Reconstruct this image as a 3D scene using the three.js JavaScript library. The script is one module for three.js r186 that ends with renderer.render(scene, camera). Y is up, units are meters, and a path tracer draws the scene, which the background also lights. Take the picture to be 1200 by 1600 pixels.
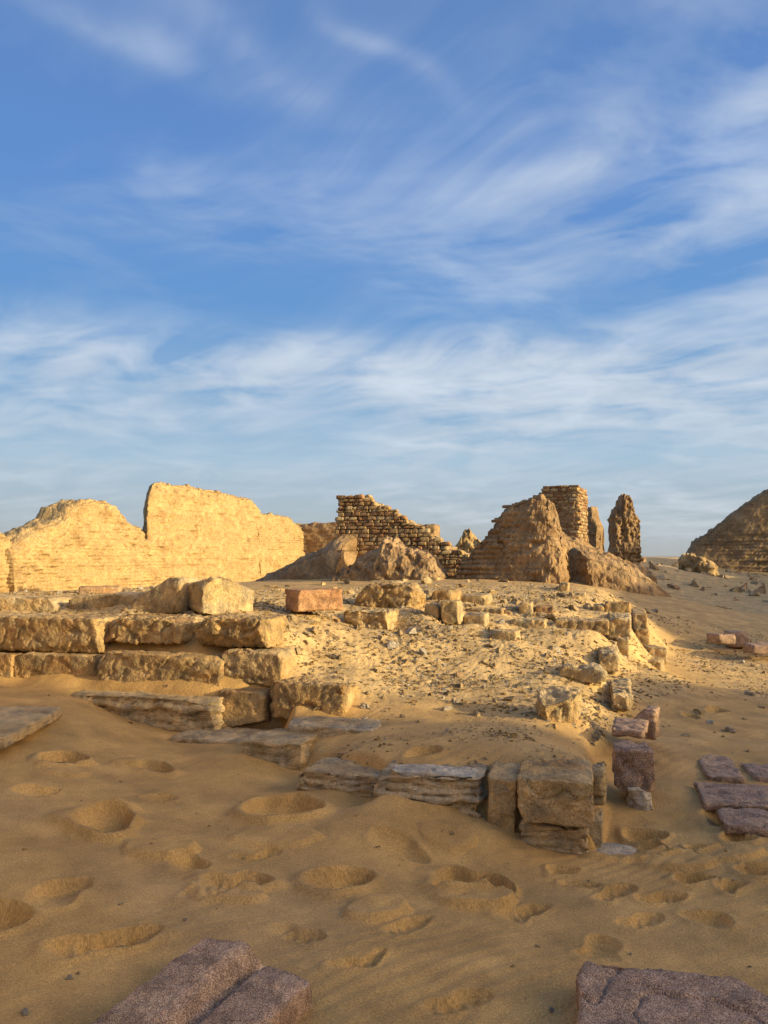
import * as THREE from 'three';

// ---------------------------------------------------------------- camera, sky, sun, exposure
const scene = new THREE.Scene();
const camera = new THREE.PerspectiveCamera(67.38, 768 / 1024, 0.1, 3000);
camera.position.set(0, 1.6, 0);
camera.rotation.x = Math.atan2(70, 1200);
const renderer = new THREE.WebGLRenderer();
renderer.setSize(768, 1024);
renderer.toneMapping = THREE.LinearToneMapping;
renderer.toneMappingExposure = 1.35;
renderer.shadowMap.enabled = true;

const SUN_AZ = 22 * Math.PI / 180, SUN_EL = 13 * Math.PI / 180;   // from the right, a little behind the viewer
const sunDir = new THREE.Vector3(Math.cos(SUN_EL) * Math.cos(SUN_AZ), Math.sin(SUN_EL), Math.cos(SUN_EL) * Math.sin(SUN_AZ));
const sun = new THREE.DirectionalLight(new THREE.Color().setRGB(1.0, 0.80, 0.46), 5.0);
sun.position.copy(sunDir).multiplyScalar(80); sun.castShadow = true; sun.shadow.radius = 1.6;
Object.assign(sun.shadow.camera, { left: -50, right: 50, top: 50, bottom: -50, near: 1, far: 200 });
sun.shadow.mapSize.set(4096, 4096);
scene.add(sun);

// ---------------------------------------------------------------- noise
function rng(seed) { let a = (seed * 2654435761) >>> 0; return () => { a = (a + 0x6D2B79F5) >>> 0; let t = a; t = Math.imul(t ^ (t >>> 15), t | 1); t ^= t + Math.imul(t ^ (t >>> 7), t | 61); return ((t ^ (t >>> 14)) >>> 0) / 4294967296; }; }
const PERM = new Uint8Array(512); { const r = rng(7), p = [...Array(256).keys()]; for (let i = 255; i > 0; i--) { const j = Math.floor(r() * (i + 1)); [p[i], p[j]] = [p[j], p[i]]; } for (let i = 0; i < 512; i++) PERM[i] = p[i & 255]; }
const VAL = new Float32Array(256); { const r = rng(9); for (let i = 0; i < 256; i++) VAL[i] = r() * 2 - 1; }
const GX = new Float32Array(256), GY = new Float32Array(256), GZ = new Float32Array(256);
{ const r = rng(11); for (let i = 0; i < 256; i++) { const z = r() * 2 - 1, a = r() * 6.2832, s = Math.sqrt(1 - z * z); GX[i] = s * Math.cos(a); GY[i] = s * Math.sin(a); GZ[i] = z; } }
const fade = (t) => t * t * t * (t * (t * 6 - 15) + 10);
function noise(x, y, z) {
  const xi = Math.floor(x), yi = Math.floor(y), zi = Math.floor(z), fx = x - xi, fy = y - yi, fz = z - zi, u = fade(fx), v = fade(fy), w = fade(fz);
  const X = xi & 255, Y = yi & 255, Z = zi & 255;
  const A = PERM[X] + Y, B = PERM[(X + 1) & 255] + Y;
  const g = (h, a, b, c) => GX[h] * a + GY[h] * b + GZ[h] * c;
  const A0 = PERM[A & 255] + Z, A1 = PERM[(A + 1) & 255] + Z, B0 = PERM[B & 255] + Z, B1 = PERM[(B + 1) & 255] + Z;
  const l = (a, b, t) => a + (b - a) * t;
  return 1.5 * l(l(l(g(PERM[A0 & 255], fx, fy, fz), g(PERM[B0 & 255], fx - 1, fy, fz), u), l(g(PERM[A1 & 255], fx, fy - 1, fz), g(PERM[B1 & 255], fx - 1, fy - 1, fz), u), v),
    l(l(g(PERM[(A0 + 1) & 255], fx, fy, fz - 1), g(PERM[(B0 + 1) & 255], fx - 1, fy, fz - 1), u), l(g(PERM[(A1 + 1) & 255], fx, fy - 1, fz - 1), g(PERM[(B1 + 1) & 255], fx - 1, fy - 1, fz - 1), u), v), w);
}
function fbm(x, y, z, oct = 4, gain = 0.5) { let s = 0, a = 1; for (let i = 0; i < oct; i++) { s += a * noise(x, y, z); x = x * 2.03 + 17.1; y = y * 2.03 + 5.3; z = z * 2.03 + 9.7; a *= gain; } return s; }
function ridged(x, y, z, oct = 3) { let s = 0, a = 1; for (let i = 0; i < oct; i++) { s += a * (1 - Math.abs(noise(x, y, z)) * 2); x = x * 2.07 + 3.1; y = y * 2.07 + 7.7; z = z * 2.07 + 1.9; a *= 0.5; } return s; }
const hash = (a, b = 0, c = 0) => VAL[PERM[(PERM[(PERM[a & 255] + b) & 255] + c) & 255]];
const clamp = (x, a = 0, b = 1) => Math.min(b, Math.max(a, x));
const smooth = (a, b, x) => { const t = clamp((x - a) / (b - a)); return t * t * (3 - 2 * t); };
const mix = (a, b, t) => a + (b - a) * t;

// ---------------------------------------------------------------- sky: pale blue evening air with cirrus, the same all the way round
{
  const W = 4096, H = 2048, data = new Float32Array(W * H * 4);
  // wisps: [azimuth, elevation] in degrees, half sizes, tilt, strength
  const wisps = [
    [[7.685, 13.15], 20, 2.6, -3, 1.15], [[-12.828, 12.945], 17, 2.0, -4, .42], [[21.97, 9.28], 13, 1.8, 2, .60], [[4.319, 8.552], 5, 1.6, 6, .62], [[15.574, 14.133], 14, 1.8, 2, .45], [[24.884, 12.071], 9, 3.2, 2, .42],
    [[-22.814, 10.096], 16, 2.8, 3, .40], [[-26.344, 15.047], 4.2, 1.8, -8, .60],
    [[19.33, 24.674], 15, 3.4, 11, .36], [[21.412, 21.532], 12, 1.5, 6, .52], [[26.448, 25.422], 5, 3.4, 35, .42], [[16.852, 33.485], 16, 7, 20, .10], [[10.67, 26.367], 5.5, 1.1, 4, .42], [[15.792, 26.477], 4.5, 1.3, 32, .42], [[27.003, 30.279], 2.6, 3, 50, .5], [[26.623, 18.058], 6, 2.6, 10, .45],
    [[21.453, 23.201], 14, 6, 20, .20], [[14.478, 29.858], 12, 5, 30, .10], [[-11.132, 25.533], 9, 2.0, 6, .36], [[-1.955, 23.673], 18, 1.6, 4, .25], [[0.991, 33.946], 5, .7, -38, .32], [[-18.2, 33.118], 6, .8, -16, .26], [[-9.81, 33.56], 7, 1.4, -30, .22], [[7.841, 30.427], 12, 3.5, 24, .16], [[-5.903, 31.276], 12, 3.4, -26, .14],
    [[-1.917, 5.483], 10, 1.7, -2, .36], [[10.897, 5.856], 4.5, .8, 4, .45], [[22.256, 3.532], 8, 2.2, 1, .55], [[-23.091, 4.39], 9, 2.2, 0, .30], [[7.607, 3.309], 7, 1.0, 0, .4],
  ].map(([[a, e], sa, se, t, k]) => [a, e, sa, se, Math.cos(t * Math.PI / 180), Math.sin(t * Math.PI / 180), k]);
  const r = rng(21);   // the same kind of wisps over the rest of the sky
  for (let i = 0; i < 130; i++) { const a = 36 + r() * 288, e = Math.pow(r(), 1.5) * 62 + 3, t = (r() - .4) * 50 * Math.PI / 180; wisps.push([a > 180 ? a - 360 : a, e, 6 + 12 * r(), 1 + 2 * r(), Math.cos(t), Math.sin(t), .25 + .4 * r()]); }
  for (let i = 0; i < 22; i++) { const a = r() * 360 - 180, e = 42 + r() * 40; wisps.push([a, e, 10, 3, .9, .43, .3]); }
  const stops = [[0, .43, .45, .44], [2.5, .43, .50, .54], [7, .385, .54, .68], [12, .25, .43, .66], [18, .14, .32, .64], [26, .12, .275, .62], [37, .115, .238, .53], [60, .08, .19, .46], [90, .07, .17, .42]];
  const sunAz = Math.atan2(sunDir.x, -sunDir.z) * 180 / Math.PI;
  for (let j = H / 2 - 4; j < H; j++) {
    const el = ((j + .5) / H - .5) * 180, er = el * Math.PI / 180;
    let k = 0; while (k < stops.length - 2 && stops[k + 1][0] < el) k++;
    const t = clamp((el - stops[k][0]) / (stops[k + 1][0] - stops[k][0])), b = [1, 2, 3].map((c) => mix(stops[k][c], stops[k + 1][c], t));
    for (let i = 0; i < W; i++) {
      const an = ((i + .5) / W - .5) * 2 * Math.PI, dx = Math.cos(er) * Math.cos(an), dz = Math.cos(er) * Math.sin(an), dy = Math.sin(er);
      let az = Math.atan2(dx, -dz) * 180 / Math.PI;
      let m = 0;
      const wx = noise(dx * 5, dy * 9, dz * 5) * 4, we = noise(dx * 6 + 40, dy * 14, dz * 6) * 1.6;
      for (const w of wisps) {
        let da = az - w[0]; if (da > 180) da -= 360; else if (da < -180) da += 360;
        if (da > 50 || da < -50) continue;
        da = (da + wx) * Math.cos(er); const de = el - w[1] + we;
        const p = (da * w[4] + de * w[5]) / w[2], q = (-da * w[5] + de * w[4]) / w[3], g = p * p + q * q;
        if (g < 7) m += w[6] * Math.exp(-g);
      }
      // fibres: noise drawn out along a slanting wind, on the cloud deck seen in perspective
      const y = Math.max(dy, .02) + .12, px = dx / y, pz = dz / y, a1 = px * .93 + pz * .36, a2 = -px * .36 + pz * .93;
      const w1 = fbm(px * .9, pz * .9, 3, 3) * .9, f1 = fbm(a1 * 2.4 + w1, a2 * 5.4 + w1 * 2, 1, 7, .60), f2 = fbm(px * 2.3 + w1, pz * 2.3, 8, 5, .55);
      let c = m * mix(.62, 1, smooth(22, 12, el)) * clamp(.74 + f1 * .72 + f2 * .65, .04, 1.9) + .07 * clamp(f1 * .6 + f2 * .7, 0, 1);
      c = 1 - Math.exp(-c * 1.25);
      const lum = 1 + .10 * f2, low = smooth(20, 2, el), o = (j * W + i) * 4;
      let ds = Math.abs(az - sunAz); if (ds > 180) ds = 360 - ds;
      const near = Math.exp(-(ds * ds + (el - 13) * (el - 13)) / 520);   // the glow of the air round the low sun
      const cl = [mix(.62, .62, low) * lum, mix(.70, .68, low) * lum, mix(.80, .75, low) * lum];
      for (let n = 0; n < 3; n++) data[o + n] = mix(b[n], Math.max(cl[n], b[n]), c) / 1.35 + near * [7.6, 5.3, 2.8][n];
      data[o + 3] = 1;
    }
  }
  for (let j = 0; j < H / 2 - 4; j++) for (let i = 0; i < W; i++) { const o = (j * W + i) * 4; data[o] = .25; data[o + 1] = .17; data[o + 2] = .09; data[o + 3] = 1; }
  const sky = new THREE.DataTexture(data, W, H, THREE.RGBAFormat, THREE.FloatType);
  sky.mapping = THREE.EquirectangularReflectionMapping; sky.magFilter = sky.minFilter = THREE.LinearFilter; sky.needsUpdate = true;
  scene.background = sky; scene.environment = sky;
}

// ---------------------------------------------------------------- textures (tile without seams) and materials
function tiled(n, make, srgb) {
  const d = new Uint8Array(n * n * 4);
  for (let j = 0; j < n; j++) for (let i = 0; i < n; i++) { const c = make(i / n, j / n), o = (j * n + i) * 4; for (let k = 0; k < 3; k++) d[o + k] = clamp(Array.isArray(c) ? c[k] : c) * 255; d[o + 3] = 255; }
  const t = new THREE.DataTexture(d, n, n, THREE.RGBAFormat); t.wrapS = t.wrapT = THREE.RepeatWrapping; t.magFilter = THREE.LinearFilter; t.minFilter = THREE.LinearMipmapLinearFilter; t.generateMipmaps = true;
  if (srgb) t.colorSpace = THREE.SRGBColorSpace; t.needsUpdate = true; return t;
}
const pmod = (a, p) => ((a % p) + p) % p;
function tnoise(u, v, p, s = 0, q = p) {   // value noise with period p across the tile
  const x = u * p, y = v * q, xi = Math.floor(x), yi = Math.floor(y), a = fade(x - xi), b = fade(y - yi), h = (i, j) => hash(pmod(i, p) + s * 37, pmod(j, q) + (pmod(i, p) >> 8) * 91, s + (pmod(j, q) >> 8) * 53);
  return mix(mix(h(xi, yi), h(xi + 1, yi), a), mix(h(xi, yi + 1), h(xi + 1, yi + 1), a), b);
}
function tfbm(u, v, p, oct, s = 0, gain = .55, q = p) { let r = 0, a = 1; for (let i = 0; i < oct; i++) { r += a * tnoise(u, v, p, s + i, q); p *= 2; q *= 2; a *= gain; } return r; }
function cells(u, v, p, s) {   // nearest and second nearest of p x p scattered points: [d1, d2, id]
  const x = u * p, y = v * p, xi = Math.floor(x), yi = Math.floor(y); let d1 = 9, d2 = 9, id = 0;
  for (let j = -1; j <= 1; j++) for (let i = -1; i <= 1; i++) { const cx = pmod(xi + i, p), cy = pmod(yi + j, p), k = cx + (cx >> 8) * 77, l = cy + (cy >> 8) * 31, ax = xi + i + .5 + .48 * hash(k, l, s), ay = yi + j + .5 + .48 * hash(k, l, s + 50), d = Math.hypot(x - ax, y - ay); if (d < d1) { d2 = d1; d1 = d; id = hash(k, l, s + 99); } else if (d < d2) d2 = d; }
  return [d1, d2, id];
}
const sandMap = tiled(1024, (u, v) => { const g = tfbm(u, v, 300, 2, 3), m = tfbm(u, v, 6, 4, 8), sp = cells(u, v, 150, 2), k = sp[0] < .16 && Math.abs(sp[2]) > .5 ? (sp[2] > 0 ? .10 : -.20) : 0, t = .85 + .10 * g + .06 * m + k; return [t, t, t * (1 + (sp[2] > 0 ? k * .5 : 0))]; }, true);
const sandBump = tiled(1024, (u, v) => .5 + .16 * tfbm(u, v, 128, 3, 5) + .16 * tfbm(u, v, 9, 5, 6, .6) + (cells(u, v, 170, 2)[0] < .2 ? .12 : 0));
const stoneMap = tiled(1024, (u, v) => { const g = tfbm(u, v, 90, 4, 12), m = tfbm(u, v, 5, 5, 15, .6), c = cells(u, v, 60, 4), k = c[0] < .22 && c[2] > .35 ? -.16 : 0, t = .84 + .06 * g + .085 * m + k; return [t + .02 * m, t, t - .03 * m]; }, true);
const stoneBump = tiled(1024, (u, v) => { const c = cells(u, v, 46, 4), d = cells(u, v, 17, 9), cr = Math.abs(tfbm(u, v, 7, 4, 33)); return .55 + .17 * tfbm(u, v, 24, 5, 12, .6) - (c[2] > .1 ? .25 * smooth(.35, .05, c[0]) : 0) - (d[2] > .3 ? .2 * smooth(.3, .05, d[0]) : 0) - .22 * smooth(.07, .0, cr); });
const layerBump = tiled(1024, (u, v) => .5 + .26 * tfbm(u, v + .02 * tfbm(u, v, 5, 3, 2), 5, 6, 41, .62, 34) + .08 * tfbm(u, v, 90, 3, 12) - .3 * smooth(.06, .0, Math.abs(tfbm(u, v, 4, 4, 57, .6, 11))));
const graniteMap = tiled(1024, (u, v) => { const c = cells(u, v, 120, 61), d = cells(u, v, 210, 62), m = tfbm(u, v, 6, 4, 18); let t = c[2] < -.45 ? [.58, .51, .49] : c[2] < .25 ? [.86, .78, .70] : c[2] < .7 ? [.84, .78, .72] : [.99, .95, .90]; if (d[2] > .62) t = [.42, .36, .36]; return t.map((q) => q * (1 + .12 * m + .1 * d[2])); }, true);
const graniteBump = tiled(512, (u, v) => .5 + .3 * cells(u, v, 60, 61)[2] * .5 + .2 * tfbm(u, v, 12, 5, 70, .6));
const mudBump = tiled(1024, (u, v) => { const c = cells(u, v, 30, 21), d = cells(u, v, 70, 23); return .5 + .22 * tfbm(u, v, 14, 6, 80, .62) - (c[2] > 0 ? .3 * smooth(.4, .05, c[0]) : 0) - .12 * smooth(.35, .1, d[0]); });
const mudMap = tiled(1024, (u, v) => { const t = .84 + .07 * tfbm(u, v, 50, 5, 84) + .035 * tfbm(u, v, 5, 4, 88), c = cells(u, v, 44, 25); return [t, t * (1 - .02 * c[2]), t * (1 - .05 * c[2])]; }, true);
const rep = (t, k) => { const c = t.clone(); c.repeat.set(k, k); c.needsUpdate = true; return c; };
const mat = (name, o) => Object.assign(new THREE.MeshStandardMaterial({ roughness: .95, metalness: 0, vertexColors: true, ...o }), { name });
const M = {
  sand: mat('sand', { map: rep(sandMap, .9), bumpMap: rep(sandBump, .9), bumpScale: .006 }),
  stone: mat('ochre limestone', { map: rep(stoneMap, 1.6), bumpMap: rep(stoneBump, 1.6), bumpScale: .02 }),
  layered: mat('bedded limestone', { map: rep(stoneMap, 1.6), bumpMap: rep(layerBump, 1.4), bumpScale: .016 }),
  granite: mat('weathered granite', { map: rep(graniteMap, 2.6), bumpMap: rep(graniteBump, 2.2), bumpScale: .006, roughness: .8 }),
  mud: mat('mud brick', { map: rep(mudMap, .5), bumpMap: rep(mudBump, .5), bumpScale: .05 }),
  rubble: mat('rubble', { map: rep(stoneMap, 3), bumpMap: rep(stoneBump, 3), bumpScale: .006 }),
};

// ---------------------------------------------------------------- helpers for names and things
const taken = {};
const numbered = (n) => { taken[n] = (taken[n] ?? -1) + 1; return taken[n] ? `${n}_${String(taken[n]).padStart(3, '0')}` : n; };
function tag(o, label, category, group) { o.userData = { label, category, kind: 'thing' }; if (group) o.userData.group = group; return o; }
function mesh(name, geometry, material, parent = scene) {
  const o = new THREE.Mesh(geometry, material); o.castShadow = o.receiveShadow = true;
  o.name = parent === scene ? numbered(name) : name; parent.add(o); return o;
}
function group(name, label, category, at, grp) { const o = new THREE.Group(); o.name = numbered(name); o.position.set(...at); scene.add(o); return tag(o, label, category, grp); }

// normals shared by vertices at the same place; uv and colour stay per face
function finish(pos, uv, col, idx) {
  const g = new THREE.BufferGeometry(), n = pos.length / 3, keys = new Map(), own = new Int32Array(n);
  for (let i = 0; i < n; i++) { const k = `${Math.round(pos[i * 3] * 2e4)},${Math.round(pos[i * 3 + 1] * 2e4)},${Math.round(pos[i * 3 + 2] * 2e4)}`; let w = keys.get(k); if (w === undefined) { w = i; keys.set(k, i); } own[i] = w; }
  const nor = new Float32Array(n * 3);
  for (let t = 0; t < idx.length; t += 3) {
    const a = idx[t] * 3, b = idx[t + 1] * 3, c = idx[t + 2] * 3, ux = pos[b] - pos[a], uy = pos[b + 1] - pos[a + 1], uz = pos[b + 2] - pos[a + 2], vx = pos[c] - pos[a], vy = pos[c + 1] - pos[a + 1], vz = pos[c + 2] - pos[a + 2];
    const nx = uy * vz - uz * vy, ny = uz * vx - ux * vz, nz = ux * vy - uy * vx;
    for (const i of [idx[t], idx[t + 1], idx[t + 2]]) { const o = own[i] * 3; nor[o] += nx; nor[o + 1] += ny; nor[o + 2] += nz; }
  }
  for (let i = 0; i < n; i++) { const o = own[i] * 3, l = Math.hypot(nor[o], nor[o + 1], nor[o + 2]) || 1; if (own[i] === i) { nor[o] /= l; nor[o + 1] /= l; nor[o + 2] /= l; } }
  for (let i = 0; i < n; i++) if (own[i] !== i) for (let k = 0; k < 3; k++) nor[i * 3 + k] = nor[own[i] * 3 + k];
  g.setAttribute('position', new THREE.BufferAttribute(new Float32Array(pos), 3)); g.setAttribute('normal', new THREE.BufferAttribute(nor, 3));
  g.setAttribute('uv', new THREE.BufferAttribute(new Float32Array(uv), 2)); g.setAttribute('color', new THREE.BufferAttribute(new Float32Array(col), 3));
  g.setIndex(idx.length > 65535 || n > 65535 ? new THREE.BufferAttribute(new Uint32Array(idx), 1) : new THREE.BufferAttribute(new Uint16Array(idx), 1));
  return g;
}

// palettes (linear): main colour, second colour in patches, stain
const PAL = {
  ochre: [[.60, .395, .16], [.66, .47, .225], [.40, .235, .09]],
  yellow: [[.68, .49, .23], [.71, .54, .29], [.54, .35, .15]],
  pale: [[.64, .465, .23], [.68, .52, .29], [.48, .33, .15]],
  grey: [[.66, .49, .26], [.70, .55, .33], [.52, .36, .18]],
  white: [[.72, .62, .46], [.75, .67, .52], [.60, .47, .31]],
  granite: [[.60, .475, .355], [.70, .555, .385], [.48, .385, .305]],
  pink: [[.66, .41, .20], [.70, .47, .25], [.50, .30, .15]],
  red: [[.46, .24, .10], [.54, .33, .15], [.26, .13, .06]],
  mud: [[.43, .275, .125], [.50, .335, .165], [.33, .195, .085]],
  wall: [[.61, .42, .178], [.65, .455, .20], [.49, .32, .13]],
};
function tint(out, pal, x, y, z, s) {
  const a = smooth(-.25, .45, fbm(x * 2.3 + s, y * 3.1, z * 2.3, 4)), b = smooth(.12, .62, fbm(x * 3.7, y * 4.3 + s * 1.7, z * 3.7, 4)), k = 1 + .13 * fbm(x * 14, y * 14, z * 14 + s, 3);
  for (let i = 0; i < 3; i++) out.push(mix(mix(pal[0][i], pal[1][i], a), pal[2][i], b * .8) * k);
}

// a worn block of stone: a box whose edges are rounded unevenly, knocked off by planes, split along its beds and pitted. Base at y = 0.
function stone(L, H, T, o = {}) {
  const { seed = 1, round = .016, rough = .012, chips = 4, chip = .12, beds = 0, bedH = .05, warp = .02, step = .03, pal = PAL.ochre, pits = .0, cut = [] } = o;
  const r = rng(seed + 100), hx = L / 2, hy = H / 2, hz = T / 2, mn = Math.min(L, H, T), planes = [];
  for (let i = 0; i < chips; i++) {
    const n = new THREE.Vector3(r() * 2 - 1, r() * 1.6 - .6, r() * 2 - 1); if (r() < .5) n.z *= .2; n.normalize();
    const d = Math.abs(n.x) * hx + Math.abs(n.y) * hy + Math.abs(n.z) * hz; planes.push([n.x, n.y, n.z, d - mn * chip * (.4 + 1.2 * r())]);
  }
  for (const c of cut) { const n = new THREE.Vector3(c[0], c[1], c[2]).normalize(); planes.push([n.x, n.y, n.z, c[3]]); }
  const pos = [], uv = [], col = [], idx = [], s = seed * 7.31, R = Math.min(round, mn * .45);
  const face = (ax, sg) => {
    const [ua, va] = ax === 0 ? [2, 1] : ax === 1 ? [0, 2] : [0, 1], hh = [hx, hy, hz], nu = Math.max(2, Math.round(2 * hh[ua] / step)), nv = Math.max(2, Math.round(2 * hh[va] / step)), at = pos.length / 3;
    for (let j = 0; j <= nv; j++) for (let i = 0; i <= nu; i++) {
      const p = [0, 0, 0]; p[ax] = sg * hh[ax]; p[ua] = (i / nu * 2 - 1) * hh[ua]; p[va] = (j / nv * 2 - 1) * hh[va];
      const u0 = p[ua], v0 = p[va], rr = R * clamp(.75 + 1.1 * noise(p[0] * 9 + s, p[1] * 9, p[2] * 9), .2, 2);
      const q = [0, 1, 2].map((k) => clamp(p[k], -(hh[k] - rr), hh[k] - rr)); let n = [0, 1, 2].map((k) => p[k] - q[k]); let l = Math.hypot(...n) || 1; n = n.map((k) => k / l);
      let w = [0, 1, 2].map((k) => q[k] + n[k] * rr);
      for (const pl of planes) { const d = w[0] * pl[0] + w[1] * pl[1] + w[2] * pl[2] - pl[3] - .03 * mn * noise(w[0] * 9 + s, w[1] * 9, w[2] * 9); if (d > 0) { w = [w[0] - pl[0] * d, w[1] - pl[1] * d, w[2] - pl[2] * d]; n = [mix(n[0], pl[0], .7), mix(n[1], pl[1], .7), mix(n[2], pl[2], .7)]; } }
      const [a, b, c] = w; let d = rough * (.5 * fbm(a * 5 + s, b * 5, c * 5 + s, 2, .5) + .7 * fbm(a * 15 + s, b * 15, c * 15 + s, 4, .62));
      d -= rough * 1.3 * smooth(.86, 1, 1 - Math.abs(fbm(a * 3.1, b * 3.1 + s, c * 3.1, 3)) * 1.4);
      if (pits) { const f = fbm(a * 34, b * 34 + s, c * 34, 3), f2 = fbm(a * 9 + s, b * 9, c * 9, 2); d -= pits * 1.4 * smooth(.1, .5, f) * smooth(-.4, .4, f2); }
      if (beds) {
        const side = 1 - smooth(.5, .9, Math.abs(n[1])), yy = b / bedH + 1.1 * fbm(a * 2.2 + s, b * 3, c * 2.2, 3) + s, k = Math.floor(yy), f = yy - k;
        d += side * beds * (.8 * hash(k + 40, seed) + .5 * noise(a * 9, k * 3.3, c * 9 + s) - .9 * smooth(.22, 0, Math.min(f, 1 - f)));
      }
      pos.push(a + n[0] * d + warp * noise(a * 1.6 + s, b * 1.6, c * 1.6), b + n[1] * d + hy + warp * .5 * noise(a * 1.6, b * 1.6 + s, c * 1.6 + 9), c + n[2] * d + warp * noise(a * 1.6, b * 1.6 + 5, c * 1.6 + s));
      uv.push(u0 + s * .37, v0 + s * .61); tint(col, pal, a, b, c, s);
    }
    for (let j = 0; j < nv; j++) for (let i = 0; i < nu; i++) { const k = at + j * (nu + 1) + i, m = k + nu + 1, flip = (ax === 2 ? sg > 0 : sg < 0); if (flip) idx.push(k, k + 1, m + 1, k, m + 1, m); else idx.push(k, m + 1, k + 1, k, m, m + 1); }
  };
  for (const ax of [0, 1, 2]) for (const sg of [-1, 1]) face(ax, sg);
  return finish(pos, uv, col, idx);
}

// an eroded earth wall, pier or heap: a section swept from a to b under a top line, both ends closed. Coordinates are the world's minus origin.
function earth(o) {
  const { a, b, base, top, thick, e = .3, batter = .15, amp = .12, course = 0, courseAmp = .02, drips = 0, seed = 1, ns = 120, nq = 60, pal = PAL.mud, origin = [0, 0, 0], fine = .03, pits = 0, skew = 0, off = 0, lean = 0, bend = 0, backRows = .3 } = o;
  const dx = b[0] - a[0], dz = b[1] - a[1], len = Math.hypot(dx, dz), ux = dx / len, uz = dz / len, fx = -uz, fz = ux, s0 = seed * 5.17;   // f: towards the front (left of the walk from b to a)
  const topAt = (s) => { let k = 0; while (k < top.length - 2 && top[k + 1][0] < s) k++; return mix(top[k][1], top[k + 1][1], clamp((s - top[k][0]) / (top[k + 1][0] - top[k][0] || 1))); };
  // section samples, evenly along its outline in front, fewer behind
  const hm = Math.max(...top.map((t) => t[1])) - base, raw = []; let acc = 0;
  for (let i = 0; i <= 600; i++) { const ph = Math.PI * i / 600, c = Math.cos(ph), sn = Math.sin(ph), x = Math.sign(c) * Math.pow(Math.abs(c), e), y = Math.pow(Math.abs(sn), e); if (i) acc += Math.hypot((x - raw[i - 1][0]) * thick / 2, (y - raw[i - 1][1]) * hm) * (x < -.55 ? backRows : 1); raw.push([x, y, acc]); }
  const sec = []; let ri = 0; for (let i = 0; i <= nq; i++) { const want = acc * i / nq; while (ri < 599 && raw[ri + 1][2] < want) ri++; const p = raw[ri], q = raw[ri + 1], t = clamp((want - p[2]) / (q[2] - p[2] || 1)); sec.push([mix(p[0], q[0], t), mix(p[1], q[1], t)]); }
  const secN = sec.map((p, i) => { const q = sec[Math.min(i + 1, nq)], r = sec[Math.max(i - 1, 0)], tx = (q[0] - r[0]) * thick / 2, ty = (q[1] - r[1]) * hm, l = Math.hypot(tx, ty) || 1; return [ty / l, -tx / l]; });
  const caps = Math.max(3, Math.round(ns * thick / len / 2.5)), colsN = ns + 1 + 2 * caps, pos = [], uv = [], col = [], idx = [];
  for (let i = 0; i < colsN; i++) {
    const ci = i < caps ? (i + 0) / caps : i > ns + caps ? (colsN - 1 - i) / caps : 1, s = clamp((i - caps) / ns), end = i <= caps ? -1 : i >= ns + caps ? 1 : 0, h = topAt(s) - base;
    const bulge = bend * Math.sin(Math.PI * s) + off;
    for (let q = 0; q <= nq; q++) {
      const [sx, sy] = sec[q], zo = sx * ci * thick / 2 * (1 - batter * sy) + bulge - lean * sy, y = base + h * sy;
      const sk = -skew * (zo - thick / 2) * (1 - s); let X = a[0] + dx * s + fx * zo + ux * sk, Z = a[1] + dz * s + fz * zo + uz * sk;
      let nx = fx * secN[q][0], ny = secN[q][1], nz = fz * secN[q][0];
      if (end) { const k = ci < 1 ? 1 : .5; nx = mix(nx, ux * end, k); nz = mix(nz, uz * end, k); ny *= 1 - k; }
      let d = amp * fbm(X * .8 + s0, y * .9, Z * .8, 4, .55) + fine * fbm(X * 4 + s0, y * 4, Z * 4, 3, .6);
      if (course) { const cy = y / course + .25 * noise(X * .4, y * .3, Z * .4 + s0), k = Math.floor(cy), f = cy - k, al = (X * ux + Z * uz) / (course * 2.6) + (k & 1) * .5; d += courseAmp * (.9 * hash(k + 30, Math.floor(al), seed) - 1.1 * smooth(.3, 0, Math.min(f, 1 - f)) + .6 * hash(k, seed)) * clamp(.7 + 1.0 * noise(X * .35 + s0, y * .5, Z * .35), .1, 1.4); }
      if (pits) d -= pits * smooth(.22, .6, fbm(X * 3.6, y * 5 + s0, Z * 3.6, 2)) * smooth(-.3, .5, noise(X * .3 + s0, y * .9, Z * .3) + .35 * (sy - .6));
      if (drips) { const g = ridged(X * 2.2 + s0, y * .9, Z * 2.2, 3); d += drips * (g - .8) * (.6 + .5 * noise(X, y + s0, Z)) - drips * .8 * smooth(.25, .6, fbm(X * 5, y * 5 + s0, Z * 5, 2)); }
      d *= smooth(-.02, .06, sy) * .9 + .1;
      pos.push(X + nx * d - origin[0], y + ny * d - origin[1], Z + nz * d - origin[2]);
      uv.push((X * ux + Z * uz) + zo * .9 * (ci < 1 ? 1 : 0) + s0, y + (Math.abs(secN[q][1]) > .7 ? zo : 0)); tint(col, pal, X * .35, y * .4, Z * .35, s0);
    }
  }
  for (let i = 0; i < colsN - 1; i++) for (let q = 0; q < nq; q++) { const k = i * (nq + 1) + q, m = k + nq + 1; idx.push(k, m, m + 1, k, m + 1, k + 1); }
  return finish(pos, uv, col, idx);
}

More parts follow.
